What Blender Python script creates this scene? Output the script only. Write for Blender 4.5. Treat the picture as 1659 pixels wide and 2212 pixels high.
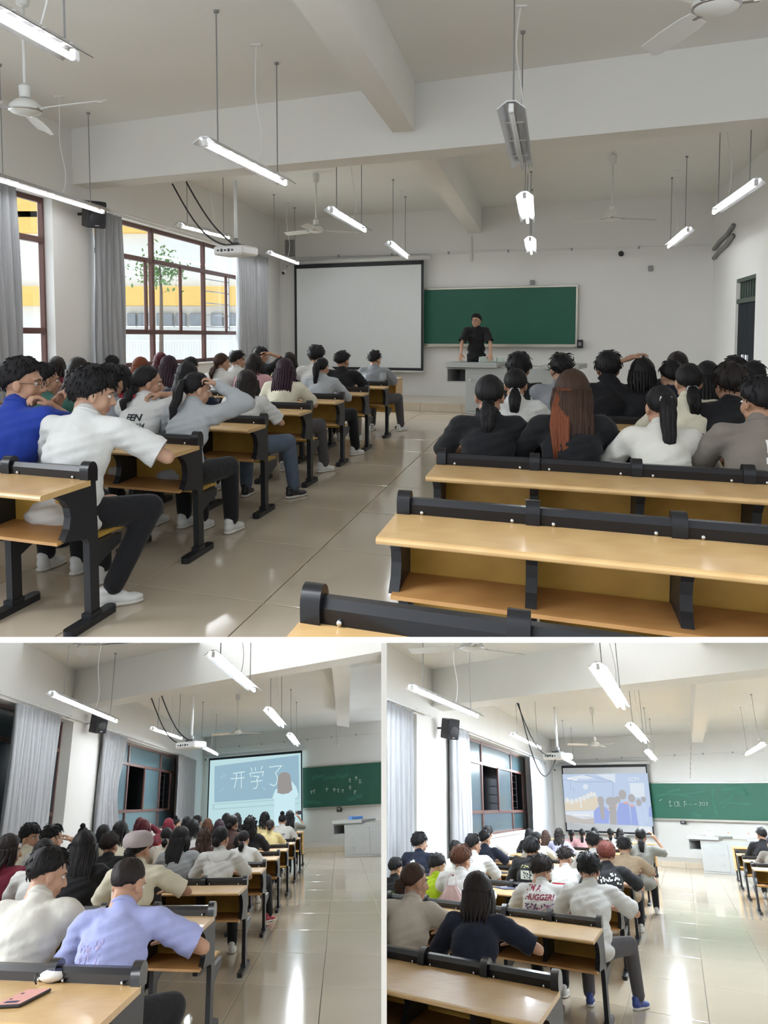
import bpy, bmesh, math, random
import numpy as np
from mathutils import Matrix, Vector
from mathutils.bvhtree import BVHTree

for o in list(bpy.data.objects): bpy.data.objects.remove(o, do_unlink=True)
SC = bpy.context.scene
COL = SC.collection
rnd = random.Random(7)

# ------------------------------------------------------------------ camera
# image taken as 1659 x 2212; focal length 1800 px, principal point (829.5, 853)
FPX, PX, PY = 1800.0, 829.5, 853.0
PITCH = math.radians(4.0)
EYE = np.array([0.0, 0.0, 1.38])
cam = bpy.data.cameras.new('camera')
cam.sensor_fit = 'VERTICAL'
cam.sensor_height = 36.0
cam.lens = 36.0 * FPX / 2212.0
cam.shift_y = -(1106.0 - PY) / 2212.0
cam.clip_start = 0.05
cam.clip_end = 300
cam_o = bpy.data.objects.new('camera', cam)
COL.objects.link(cam_o)
cam_o.location = EYE
cam_o.rotation_euler = (math.pi / 2 - PITCH, 0, 0)
SC.camera = cam_o

# ------------------------------------------------------------------ world and exposure
SC.view_settings.view_transform = 'Standard'
SC.view_settings.look = 'None'
SC.view_settings.exposure = 0.6
SC.view_settings.gamma = 1.0
SC.view_settings.use_curve_mapping = False
world = bpy.data.worlds.new('overcast_sky')
SC.world = world
world.use_nodes = True
bg = world.node_tree.nodes['Background']
bg.inputs[0].default_value = (0.86, 0.93, 1.0, 1)
bg.inputs[1].default_value = 0.95
LAMP_POWER = {'T': 17.0, 'L': 48.0, 'R': 150.0}
LAMP_TINT = {'T': (.95, .97, 1.0), 'L': (.87, .94, 1.0), 'R': (.80, .90, 1.0)}
# soft daylight of the overcast sky reaching the windows of the upper room
sun = bpy.data.lights.new('daylight', 'SUN'); sun.energy = 9.0; sun.angle = math.radians(70); sun.color = (.92, .96, 1.0)
sun_o = bpy.data.objects.new('daylight', sun); COL.objects.link(sun_o)
sun_o.rotation_euler = Vector((.80, -.28, -.53)).to_track_quat('-Z', 'Y').to_euler()

# ------------------------------------------------------------------ three classrooms around one viewpoint
RC = np.array([[1, 0, 0], [0, math.cos(PITCH), math.sin(PITCH)], [0, -math.sin(PITCH), math.cos(PITCH)]])
UP = np.array([0, 0, 1.0])
def wdir(px, py): return RC @ np.array([px - PX, FPX, PY - py])
def nrm(a):
    a = np.array(a, float); return a / np.linalg.norm(a)
def ang(deg): return np.array([math.sin(math.radians(deg)), math.cos(math.radians(deg)), 0.0])

class Room:
    """A classroom: rigid frame (x right, y deep, z up, floor z=0) seen by the eye at height h."""
    def __init__(s, key, h, aim, roll, d_deg, c_deg):
        s.key, s.h = key, h
        if aim is None: s.R = np.eye(3)
        else:
            a, b = aim[0] - PX, aim[1] - PY
            d = nrm([a, FPX, -b]); u = nrm([0, b, FPX]); r = np.cross(d, u)
            f = math.radians(roll)
            r, u = r * math.cos(f) + u * math.sin(f), u * math.cos(f) - r * math.sin(f)
            s.R = RC @ np.stack([r, d, u], 1)
        s.O = np.array([0, 0, h])
        M = np.eye(4); M[:3, :3] = s.R; M[:3, 3] = EYE - s.R @ s.O
        s.M = Matrix(M.tolist())
        s.d = ang(d_deg)                                   # along the aisles
        s.c = np.array([math.cos(math.radians(c_deg)), -math.sin(math.radians(c_deg)), 0])   # along the bench rows
    def ray(s, px, py): return s.R.T @ wdir(px, py)
    def z(s, px, py, z):                                    # point of a pixel at height z
        v = s.ray(px, py); return s.O + (z - s.h) / v[2] * v
    def y(s, px, py, Y):
        v = s.ray(px, py); return s.O + Y / v[1] * v
    def pl(s, px, py, p, n):
        v = s.ray(px, py); return s.O + np.dot(np.array(p) - s.O, n) / np.dot(v, n) * v
    def on_line(s, px, py, p, c):                           # vertical plane through p along c
        return s.pl(px, py, p, np.cross(c, UP))
T = Room('T', 1.38, None, 0, 10.95, 22.8)
L = Room('L', 1.38, (417, 1751), 3, 8.9, 38)
R = Room('R', 1.60, (1241, 1743), -1, 6.2, 34)
ROOMS = (T, L, R)

# ------------------------------------------------------------------ mesh helpers
class MB:
    def __init__(s): s.v = []; s.f = []; s.m = []
    def add(s, vs, fs, mi=0):
        o = len(s.v); s.v.extend([tuple(map(float, p)) for p in vs])
        s.f.extend([tuple(i + o for i in f) for f in fs]); s.m.extend([mi] * len(fs)); return s
    def box(s, c, size, b=0.0, ax=None, mi=0):
        c = np.array(c, float); h = np.array(size, float) / 2
        A = np.eye(3) if ax is None else np.array([np.array(a, float) for a in ax])
        if b <= 0:
            vs = [c + A[0]*x*h[0] + A[1]*y*h[1] + A[2]*z*h[2] for x in (-1,1) for y in (-1,1) for z in (-1,1)]
            return s.add(vs, [(0,1,3,2),(4,6,7,5),(0,4,5,1),(2,3,7,6),(0,2,6,4),(1,5,7,3)], mi)
        b = min(b, h.min() * 0.95); vs = []; idx = {}
        for x in (-1,1):
            for y in (-1,1):
                for z in (-1,1):
                    sg = np.array([x,y,z])
                    for k in range(3):
                        p = sg * h; q = p - sg * b; q[k] = p[k]
                        idx[(x,y,z,k)] = len(vs); vs.append(c + A[0]*q[0] + A[1]*q[1] + A[2]*q[2])
        fs = []
        for k in range(3):
            i, j = [t for t in range(3) if t != k]
            for sg in (-1,1):
                def key(a, bb):
                    t = [0,0,0]; t[k] = sg; t[i] = a; t[j] = bb; return idx[(t[0],t[1],t[2],k)]
                fs.append((key(-1,-1), key(1,-1), key(1,1), key(-1,1)))
        for k in range(3):
            i, j = [t for t in range(3) if t != k]
            for a in (-1,1):
                for bb in (-1,1):
                    def key(e, kk):
                        t = [0,0,0]; t[k] = e; t[i] = a; t[j] = bb; return idx[(t[0],t[1],t[2],kk)]
                    fs.append((key(-1,i), key(1,i), key(1,j), key(-1,j)))
        for x in (-1,1):
            for y in (-1,1):
                for z in (-1,1): fs.append((idx[(x,y,z,0)], idx[(x,y,z,1)], idx[(x,y,z,2)]))
        return s.add(vs, fs, mi)
    def prism(s, prof, o, A, B, E, mi=0):                    # closed profile in the A,B plane swept by E
        o, A, B, E = [np.array(t, float) for t in (o, A, B, E)]
        n = len(prof); a = [o + A*x + B*y for x, y in prof]
        return s.add(a + [p + E for p in a], [tuple(range(n))[::-1], tuple(range(n, 2*n))] + [(i, (i+1) % n, n+(i+1) % n, n+i) for i in range(n)], mi)
    def tube(s, pts, r, seg=6, mi=0, cap=True, flat=1.0):
        pts = [np.array(p, float) for p in pts]; n = len(pts)
        rs = list(r) if hasattr(r, '__len__') else [r] * n
        t0 = nrm(pts[1] - pts[0]); ref = np.array([0, 0, 1.0]) if abs(t0[2]) < .9 else np.array([1.0, 0, 0])
        vs = []
        nx = nrm(np.cross(ref, t0))
        for i in range(n):
            t = pts[min(i+1, n-1)] - pts[max(i-1, 0)]; t = nrm(t) if np.linalg.norm(t) > 1e-9 else t0
            nx = nx - t * np.dot(nx, t); nx = nrm(nx); ny = np.cross(t, nx)
            for k in range(seg):
                a = 2 * math.pi * k / seg
                vs.append(pts[i] + rs[i] * (nx * math.cos(a) + ny * math.sin(a) * flat))
        fs = [(i*seg + k, i*seg + (k+1) % seg, (i+1)*seg + (k+1) % seg, (i+1)*seg + k) for i in range(n-1) for k in range(seg)]
        if cap: fs += [tuple(range(seg))[::-1], tuple((n-1)*seg + k for k in range(seg))]
        return s.add(vs, fs, mi)
    def ell(s, c, r, nu=10, nv=7, ax=None, mi=0):
        c = np.array(c, float); A = np.eye(3) if ax is None else np.array(ax)
        vs = [c + A[2]*r[2]]
        for i in range(1, nv):
            th = math.pi * i / nv
            for k in range(nu):
                a = 2*math.pi*k/nu
                vs.append(c + A[0]*r[0]*math.sin(th)*math.cos(a) + A[1]*r[1]*math.sin(th)*math.sin(a) + A[2]*r[2]*math.cos(th))
        vs.append(c - A[2]*r[2]); e = len(vs) - 1
        fs = [(0, 1+k, 1+(k+1) % nu) for k in range(nu)]
        for i in range(nv-2):
            for k in range(nu): fs.append((1+i*nu+k, 1+(i+1)*nu+k, 1+(i+1)*nu+(k+1) % nu, 1+i*nu+(k+1) % nu))
        b = 1+(nv-2)*nu
        fs += [(b+k, e, b+(k+1) % nu) for k in range(nu)]
        return s.add(vs, fs, mi)
    def lathe(s, prof, c, seg=16, ax=None, mi=0):            # prof = [(r, z)]
        c = np.array(c, float); A = np.eye(3) if ax is None else np.array(ax); vs = []
        for r, z in prof:
            for k in range(seg):
                a = 2*math.pi*k/seg; vs.append(c + A[0]*r*math.cos(a) + A[1]*r*math.sin(a) + A[2]*z)
        n = len(prof)
        fs = [(i*seg+k, i*seg+(k+1) % seg, (i+1)*seg+(k+1) % seg, (i+1)*seg+k) for i in range(n-1) for k in range(seg)]
        fs += [tuple(range(seg))[::-1], tuple((n-1)*seg+k for k in range(seg))]
        return s.add(vs, fs, mi)
    def grid(s, fn, nu, nv, closed=False, mi=0):
        vs = [fn(i/nu, j/nv) for j in range(nv+1) for i in range(nu + (0 if closed else 1))]
        w = nu if closed else nu+1
        fs = [(j*w+i, j*w+(i+1) % w, (j+1)*w+(i+1) % w, (j+1)*w+i) for j in range(nv) for i in range(nu)]
        return s.add(vs, fs, mi)
    def mesh(s, name, mats, smooth=False):
        me = bpy.data.meshes.new(name); me.from_pydata(s.v, [], s.f)
        for m in (mats if isinstance(mats, (list, tuple)) else [mats]): me.materials.append(m)
        if any(s.m): me.polygons.foreach_set('material_index', s.m)
        bm = bmesh.new(); bm.from_mesh(me); bmesh.ops.recalc_face_normals(bm, faces=bm.faces); bm.to_mesh(me); bm.free()
        if smooth:
            me.polygons.foreach_set('use_smooth', [True]*len(me.polygons))
            if smooth is not True: me.set_sharp_from_angle(angle=math.radians(smooth))
        me.update(); return me

def V4(p): return Matrix.Translation(Vector([float(t) for t in p]))
ROOM_OF = {}
def link(name, data, room=None, loc=(0,0,0), parent=None, rotz=0.0, scale=1.0, mat4=None):
    o = bpy.data.objects.new(name, data); COL.objects.link(o)
    loc4 = mat4 if mat4 is not None else V4(loc) @ Matrix.Rotation(rotz, 4, 'Z') @ Matrix.Diagonal((scale, scale, scale, 1))
    if parent is not None:
        o.parent = parent; o.matrix_local = loc4
    else: o.matrix_world = (room.M @ loc4) if room is not None else loc4
    if room is not None: ROOM_OF[o.name] = room.key
    elif parent is not None and parent.name in ROOM_OF: ROOM_OF[o.name] = ROOM_OF[parent.name]
    return o
def thing(name, label, cat, room, loc=(0,0,0), rotz=0.0, group=None, scale=1.0, mat4=None):
    o = link(name, None, room, loc, rotz=rotz, scale=scale, mat4=mat4)
    o.empty_display_size = 0.1
    return tag(o, label, cat, group)
def tag(o, label, cat, group=None):
    o['label'] = label; o['category'] = cat
    if group: o['group'] = group
    return o
def struct(name, mb, mat, room, loc=(0,0,0), smooth=False):
    o = link(name, mb.mesh(name, mat, smooth), room, loc); o['kind'] = 'structure'; return o
def part(name, mb, mat, parent, smooth=False, loc=(0,0,0)):
    return link(name, mb.mesh(name, mat, smooth) if isinstance(mb, MB) else mb, None, loc, parent)

# ------------------------------------------------------------------ materials
MATS = {}
def mat(name, col, rough=0.6, metal=0.0, var=0.06, scale=8.0, bump=0.0, bscale=60.0, spec=0.5, stretch=None, emit=None, alpha=None, sheen=0.0, coat=0.0):
    if name in MATS: return MATS[name]
    m = bpy.data.materials.new(name); m.use_nodes = True; MATS[name] = m
    nt = m.node_tree; N = nt.nodes; K = nt.links; b = N['Principled BSDF']
    b.inputs['Roughness'].default_value = rough; b.inputs['Metallic'].default_value = metal
    b.inputs['Specular IOR Level'].default_value = spec
    if coat: b.inputs['Coat Weight'].default_value = coat; b.inputs['Coat Roughness'].default_value = 0.08
    if sheen: b.inputs['Sheen Weight'].default_value = sheen
    c = tuple(col) + (1,)
    tc = N.new('ShaderNodeTexCoord'); mp = N.new('ShaderNodeMapping'); K.new(tc.outputs['Object'], mp.inputs['Vector'])
    if stretch: mp.inputs['Scale'].default_value = stretch
    if var > 0:
        nz = N.new('ShaderNodeTexNoise'); nz.inputs['Scale'].default_value = scale; nz.inputs['Detail'].default_value = 3
        K.new(mp.outputs[0], nz.inputs['Vector'])
        mx = N.new('ShaderNodeMix'); mx.data_type = 'RGBA'
        mx.inputs['A'].default_value = tuple(t*(1-var) for t in col) + (1,)
        mx.inputs['B'].default_value = tuple(min(1, t*(1+var)) for t in col) + (1,)
        K.new(nz.outputs['Fac'], mx.inputs['Factor']); K.new(mx.outputs['Result'], b.inputs['Base Color'])
    else: b.inputs['Base Color'].default_value = c
    if bump > 0:
        n2 = N.new('ShaderNodeTexNoise'); n2.inputs['Scale'].default_value = bscale; n2.inputs['Detail'].default_value = 2
        K.new(mp.outputs[0], n2.inputs['Vector'])
        bp = N.new('ShaderNodeBump'); bp.inputs['Strength'].default_value = bump; bp.inputs['Distance'].default_value = 0.02
        K.new(n2.outputs['Fac'], bp.inputs['Height']); K.new(bp.outputs[0], b.inputs['Normal'])
    if emit:
        b.inputs['Emission Color'].default_value = tuple(emit[0]) + (1,); b.inputs['Emission Strength'].default_value = emit[1]
    if alpha is not None: b.inputs['Alpha'].default_value = alpha
    return m
def emis(name, col, s):
    if name in MATS: return MATS[name]
    m = bpy.data.materials.new(name); m.use_nodes = True; MATS[name] = m
    N = m.node_tree.nodes; N.clear(); e = N.new('ShaderNodeEmission'); e.inputs[0].default_value = tuple(col)+(1,); e.inputs[1].default_value = s
    o = N.new('ShaderNodeOutputMaterial'); m.node_tree.links.new(e.outputs[0], o.inputs[0]); return m
def wood(name, a, b_, rough=0.4, coat=0.15):
    if name in MATS: return MATS[name]
    m = mat(name, a, rough, var=0, coat=coat); nt = m.node_tree; N = nt.nodes; K = nt.links; bs = N['Principled BSDF']
    tc = N.new('ShaderNodeTexCoord'); mp = N.new('ShaderNodeMapping'); mp.inputs['Scale'].default_value = (1.2, 9, 9)
    K.new(tc.outputs['Object'], mp.inputs[0])
    nz = N.new('ShaderNodeTexNoise'); nz.inputs['Scale'].default_value = 3.0; nz.inputs['Detail'].default_value = 5; K.new(mp.outputs[0], nz.inputs[0])
    wv = N.new('ShaderNodeTexWave'); wv.inputs['Scale'].default_value = 1.3; wv.inputs['Distortion'].default_value = 5; wv.inputs['Detail'].default_value = 2
    K.new(mp.outputs[0], wv.inputs[0])
    ml = N.new('ShaderNodeMath'); ml.operation = 'MULTIPLY'; K.new(nz.outputs['Fac'], ml.inputs[0]); K.new(wv.outputs['Fac'], ml.inputs[1])
    mx = N.new('ShaderNodeMix'); mx.data_type = 'RGBA'; mx.inputs['A'].default_value = tuple(a)+(1,); mx.inputs['B'].default_value = tuple(b_)+(1,)
    K.new(ml.outputs[0], mx.inputs['Factor']); K.new(mx.outputs['Result'], bs.inputs['Base Color'])
    return m
M_WALL = mat('white_plaster', (.83, .82, .79), .85, var=.03, scale=1.2, bump=.02, bscale=40)
M_CEIL = mat('ceiling_paint', (.86, .85, .81), .9, var=.03, scale=.9)
M_TILE = mat('beige_porcelain', (.56, .48, .37), .10, var=.10, scale=1.1, spec=.55)
M_GROUT = mat('grout', (.30, .26, .20), .8)
M_SKIRT = mat('tan_skirting_tile', (.46, .39, .30), .25, var=.08)
M_TOP = wood('desk_laminate', (.60, .39, .17), (.50, .30, .12), .38)
M_SHELF = wood('shelf_wood', (.46, .25, .09), (.36, .18, .06), .5, 0)
M_OCHRE = wood('ochre_board', (.52, .32, .06), (.44, .25, .045), .5, 0)
M_BLACK = mat('black_enamel', (.006, .006, .008), .32, var=.1, coat=.12, spec=.35)
M_LEG = mat('charcoal_steel', (.013, .014, .017), .45, var=.15, scale=20, spec=.35)
M_STEEL = mat('bright_steel', (.6, .6, .62), .25, metal=1, var=.05)
M_REFL = mat('lamp_reflector', (.62, .63, .65), .25, metal=.9, var=.04)
M_ROD = mat('grey_rod', (.30, .30, .30), .5, metal=.5)
M_FAN = mat('fan_enamel', (.72, .72, .69), .35, var=.03)
M_FRAME = mat('brown_aluminium', (.115, .050, .040), .45, var=.12)
M_GREEN = mat('green_chalkboard', (.014, .115, .072), .55, var=.10, scale=2.0)
M_GREEN2 = mat('dusty_chalkboard', (.020, .105, .070), .6, var=.22, scale=2.5)
M_ALU = mat('aluminium_trim', (.55, .52, .45), .35, metal=.7)
M_SCREEN = mat('screen_fabric', (.82, .86, .86), .8, var=.02)
M_DARK = mat('black_plastic', (.02, .02, .024), .45)
M_GREY = mat('podium_grey_steel', (.36, .37, .36), .45, var=.04)
M_WHITEP = mat('white_plastic', (.80, .80, .79), .4, var=.02)
M_CURT = mat('grey_curtain', (.44, .45, .47), .85, var=.30, scale=7, stretch=(8, 8, .2), bump=.15, bscale=30)
M_CABLE = mat('black_cable', (.03, .03, .03), .6)
M_CHALK = mat('chalk', (.70, .74, .72), .9, var=.1)
M_CHALKF = mat('faint_chalk', (.045, .165, .118), .9, var=.2)

def glass(name, tint, alpha, rough=.03):
    if name in MATS: return MATS[name]
    m = bpy.data.materials.new(name); m.use_nodes = True; MATS[name] = m
    N = m.node_tree.nodes; K = m.node_tree.links; N.clear()
    g = N.new('ShaderNodeBsdfGlossy'); g.inputs['Roughness'].default_value = rough
    t = N.new('ShaderNodeBsdfTransparent'); t.inputs[0].default_value = tuple(tint)+(1,)
    lw = N.new('ShaderNodeLayerWeight'); fr = N.new('ShaderNodeMath'); fr.operation = 'MULTIPLY'; fr.inputs[1].default_value = .12; K.new(lw.outputs['Facing'], fr.inputs[0])
    mx = N.new('ShaderNodeMixShader'); o = N.new('ShaderNodeOutputMaterial')
    K.new(fr.outputs[0], mx.inputs[0]); K.new(t.outputs[0], mx.inputs[1]); K.new(g.outputs[0], mx.inputs[2]); K.new(mx.outputs[0], o.inputs[0])
    return m
M_GLASS = glass('clear_pane', (.93, .95, .95), 1)
M_NIGHT = mat('night_dark_pane', (.045, .088, .105), .22, var=.25, scale=1.5, spec=.9)  # dark of the night outside put into the opaque pane colour
M_NIGHTD = mat('night_outside', (.006, .006, .010), .9, var=0)

# ================================================================== the setting
ZC, ZD, ZB = 3.95, 3.45, 3.27          # ceiling, depth beam underside, cross beam underside
Z_SILL, Z_HEAD, Z_T1, Z_T2 = 0.94, 3.03, 2.53, 1.45
cfg = {
 'T': dict(room=T, wp=np.array([-3.88, 10.5, 0]), wd=T.d, vend=8.28, vmin=-7.0, wall=(950, 855), edge=(950, 871), thick=.20,
           openA=(-3.6, -.43), openB=(.50, 6.1), umax=5.19, tile=(.80, 1.15), tmin=2.9, u0=-9.0),
 'L': dict(room=L, wp=np.array([-2.62, 15.8, 0]), wd=nrm([2.94, 20.61, 0]), vend=20.82, vmin=-9.0, wall=(700, 1818), edge=(700, 1829), thick=.32,
           openA=(-3.2, 2.18), openB=(4.5, 15.6), umax=6.0, tile=(.79, 1.72), tmin=3.0, u0=-9.0),
 'R': dict(room=R, wp=np.array([-2.54, 16.5, 0]), wd=nrm([1.80, 19.15, 0]), vend=19.24, vmin=-9.0, wall=(1440, 1850), edge=(1440, 1860), thick=.36,
           openA=(-5.0, -.92), openB=(1.67, 13.7), umax=6.6, tile=(.78, 1.75), tmin=3.0, u0=-9.0),
}
def fit_uv(room, p):
    A = np.array([[room.c[0], room.d[0]], [room.c[1], room.d[1]]]); return np.linalg.solve(A, np.array(p)[:2])
for key, q in cfg.items():
    r = q['room']; wd = q['wd']; nl = np.array([-wd[1], wd[0], 0]); q['nl'] = nl
    W = lambda v, z, off=0.0, q=q, nl=nl: q['wp'] + q['wd'] * v + nl * off + UP * z
    q['W'] = W
    bw = r.z(*q['wall'], .16); bw[2] = 0; nb = np.cross(UP, r.c); nb = nb if nb[1] > 0 else -nb
    q['bw'], q['nb'] = bw, nb
    B = lambda u, z, off=0.0, bw=bw, r=r, nb=nb: bw + r.c * u - nb * off + UP * z      # off = metres in front of the front wall
    q['B'] = B
    q['on_back'] = lambda px, py, off=0.0, r=r, bw=bw, nb=nb: (lambda P: (float(np.dot(P - bw, r.c)), float(P[2])))(r.pl(px, py, bw - nb * off, nb))
    q['on_left'] = lambda px, py, off=0.0, r=r, q=q, nl=nl: (lambda P: (float(np.dot(P - q['wp'], q['wd'])), float(P[2])))(r.pl(px, py, q['wp'] + nl * off, nl))
    corner = W(q['vend'], 0); ucorner = float(np.dot(corner - bw, r.c)); q['ucorner'] = ucorner
    # floor slab with separate tiles
    fl = MB(); uvc = fit_uv(r, corner)
    vmax = fit_uv(r, bw)[1] + 2.2
    rt = B(q['umax'], 0)
    P8 = lambda p, z0, z1: [np.array([a[0], a[1], z]) for z in (z0, z1) for a in p]
    near = 2.2
    plan = [W(q['vmin'], 0) + nl * .2, W(q['vend'], 0) + nl * .2 + nb * .25, rt + nb * .25 + r.c * .3, rt + r.c * .3 - r.d * (vmax - 3.0)]
    fl.add(P8(plan, -.10, -.010), [(0,1,2,3),(7,6,5,4),(0,4,5,1),(1,5,6,2),(2,6,7,3),(3,7,4,0)])
    fo = struct('floor', fl, M_GROUT, r)
    du, dv = q['tile']; tm = MB(); A = r.c * du; D = r.d * dv
    gx, gy = .004 / du, .006 / dv
    lo = [A*a + D*b for a, b in ((gx, gy), (1-gx, gy), (1-gx, 1-gy), (gx, 1-gy))]
    hi = [A*a + D*b for a, b in ((gx*1.6, gy*1.6), (1-gx*1.6, gy*1.6), (1-gx*1.6, 1-gy*1.6), (gx*1.6, 1-gy*1.6))]
    tm.add([p + UP*-.012 for p in lo] + [p + UP*-.001 for p in lo] + [p for p in hi],
           [(0,1,5,4),(1,2,6,5),(2,3,7,6),(3,0,4,7),(4,5,9,8),(5,6,10,9),(6,7,11,10),(7,4,8,11),(8,9,10,11)])
    tmesh = tm.mesh('tile', M_TILE)
    u_off = {'T': 0.15, 'L': -0.22, 'R': 0.0}[key]; v_off = {'T': 0.3, 'L': 8.34, 'R': 8.98}[key]
    ns = nb
    for i in range(-14, 9):
        for j in range(-8, 26):
            p = r.c * (u_off + i*du) + r.d * (v_off + j*dv); ctr = p + A/2 + D/2
            off_l = np.dot(ctr - q['wp'], nl); back = np.dot(ctr - bw, nb); right = np.dot(ctr - rt, np.array([r.d[1], -r.d[0], 0]))
            if off_l > .15 or back > .1 or ctr[1] < 2.6 or right > .2: continue
            if abs(ctr[0] / ctr[1]) > (.75 if key == 'T' else .34): continue
            link('tile', tmesh, None, p, fo)
    # front wall, side walls, ceiling
    wb = MB(); wb.add(P8([B(ucorner - .3, 0), B(ucorner - .3, 0) + nb*.25, B(q['umax'] + .3, 0) + nb*.25, B(q['umax'] + .3, 0)], -.1, ZC + .1),
                      [(0,1,2,3),(7,6,5,4),(0,4,5,1),(1,5,6,2),(2,6,7,3),(3,7,4,0)])
    struct('wall_front', wb, M_WALL, r)
    wl = MB()
    def wbox(v0, v1, z0, z1, mb=wl, t=q['thick'], W=W):
        pts = [W(v, z, o) for o in (0, t) for v, z in ((v0, z0), (v1, z0), (v1, z1), (v0, z1))]
        mb.add(pts, [(0,1,2,3),(7,6,5,4),(0,4,5,1),(1,5,6,2),(2,6,7,3),(3,7,4,0)])
    a, b = q['openA'], q['openB']
    wbox(q['vmin'], a[0], 0, ZC); wbox(a[1], b[0], 0, ZC); wbox(b[1], q['vend'] + .3, 0, ZC)
    for o_ in (a, b):
        wbox(o_[0], o_[1], 0, Z_SILL); wbox(o_[0], o_[1], Z_HEAD, ZC)
    struct('wall_left', wl, M_WALL, r)
    wr = MB(); pr = [rt, rt + r.c * .25, rt + r.c * .25 - r.d * (vmax - 3.0), rt - r.d * (vmax - 3.0)]
    q['rt'] = rt
    if key == 'T':
        dz = r.on_line(1588, 700, rt, r.d); dz2 = r.on_line(1630, 700, rt, r.d)
        v1_, v2_ = [float(np.dot(t - rt, r.d)) for t in (dz, dz2)]
        q['door_v'] = (v1_, v2_)
        def rbox(va, vb, z0, z1):
            pts = [rt + r.d*v + r.c*o + UP*z for o in (0, .25) for v, z in ((va, z0), (vb, z0), (vb, z1), (va, z1))]
            wr.add(pts, [(0,1,2,3),(7,6,5,4),(0,4,5,1),(1,5,6,2),(2,6,7,3),(3,7,4,0)])
        rbox(.2, v1_, 0, ZC); rbox(v1_, v2_, 2.28, ZC); rbox(v2_, -(vmax - 3.0), 0, ZC)
    else:
        wr.add(P8(pr, -.1, ZC), [(0,1,2,3),(7,6,5,4),(0,4,5,1),(1,5,6,2),(2,6,7,3),(3,7,4,0)])
    struct('wall_right', wr, M_WALL, r)
    ce = MB(); ce.add(P8(plan, ZC, ZC + .12), [(0,1,2,3),(7,6,5,4),(0,4,5,1),(1,5,6,2),(2,6,7,3),(3,7,4,0)])
    struct('ceiling', ce, M_CEIL, r)
    # low teaching platform with a tiled riser
    ed = r.z(*q['edge'], .16); ed[2] = 0; dep = float(np.dot(bw - ed, nb))
    pf = MB(); pts = [B(ucorner, 0), B(q['umax'], 0), B(q['umax'], 0, dep), B(ucorner, 0, dep)]
    pf.add(P8(pts, 0, .16), [(0,1,2,3),(7,6,5,4),(0,4,5,1),(1,5,6,2),(2,6,7,3),(3,7,4,0)])
    po = struct('floor_platform', pf, M_TILE, r)
    sk = MB(); n_t = int((q['umax'] - ucorner) / .8)
    for i in range(n_t):
        u0 = ucorner + i*.8 + .004
        mbt = MB(); mbt.prism([(0, .003), (.792, .003), (.792, .155), (0, .155)], B(u0, 0, dep + .012), r.c, UP, nb * .011)
        part('riser_tile', mbt, M_SKIRT, po)
    bb = MB(); bb.prism([(ucorner, .16), (q['umax'], .16), (q['umax'], .27), (ucorner, .27)], B(0, 0, .02), r.c, UP, nb * .02)
    struct('baseboard_front', bb, M_WALL, r)

def beam(room, quad, zb, name, extend=0.0):
    pts = [room.z(px, py, zb) for px, py in quad]            # near-left, near-right, far-right, far-left
    if extend:
        e0 = nrm(pts[0] - pts[3]) * extend; pts[0] = pts[0] + e0; pts[1] = pts[1] + nrm(pts[1] - pts[2]) * extend
    mb = MB(); mb.add([p for p in pts] + [np.array([p[0], p[1], ZC + .02]) for p in pts],
                      [(0,1,2,3),(7,6,5,4),(0,4,5,1),(1,5,6,2),(2,6,7,3),(3,7,4,0)])
    return struct(name, mb, M_CEIL, room)
beam(T, [(150, 399), (2500, 174), (2500, 202), (150, 413)], ZB, 'trim_1')
beam(T, [(894, 346), (942, 346), (1043, 507), (1013, 507)], ZD, 'trim_2')
beam(T, [(640, 12), (727, 12), (895, 283), (848, 286)], ZD, 'trim_3', 1.5)
beam(L, [(150, 1528.5), (880, 1397), (880, 1413), (150, 1541.5)], ZB, 'trim_4')
beam(L, [(717.5, 1442), (757.7, 1434.4), (754, 1571), (728, 1567)], ZD, 'trim_5')
beam(R, [(925, 1527.5), (1900, 1415.6), (1900, 1434), (925, 1540)], ZB, 'trim_6')
beam(R, [(1504, 1478), (1547.6, 1473), (1518, 1604), (1495, 1604)], ZD, 'trim_7')

# slab between the upper room and the two lower rooms, and the wall between the lower rooms
def wp_at(px, py, Y):                                       # world point of a pixel at world distance Y
    v = wdir(px, py); return EYE + v * (Y / v[1])
sl = MB(); y0, y1, ya = 1.5, 11.5, 3.75
sec = [(1376, y0), (1376, ya), (1382, y1), (1388.5, y1), (1388.5, y0)]
lf = [wp_at(-60, py, Y) for py, Y in sec]; rg = [wp_at(1720, py, Y) for py, Y in sec]
sl.add(lf + rg, [(0,1,2,3,4), (9,8,7,6,5)] + [(i, (i+1) % 5, 5+(i+1) % 5, 5+i) for i in range(5)])
struct('floor_slab', sl, M_WALL, None)
pw = MB(); y0, y1 = 3.4, 17.0
q8 = [wp_at(px, py, Y) for py in (1384, 2290) for px, Y in ((823.5, y0), (835.5, y0), (835.5, y1), (823.5, y1))]
pw.add(q8, [(0,1,2,3),(7,6,5,4),(0,4,5,1),(1,5,6,2),(2,6,7,3),(3,7,4,0)])
struct('wall_partition', pw, M_WALL, None)

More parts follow.
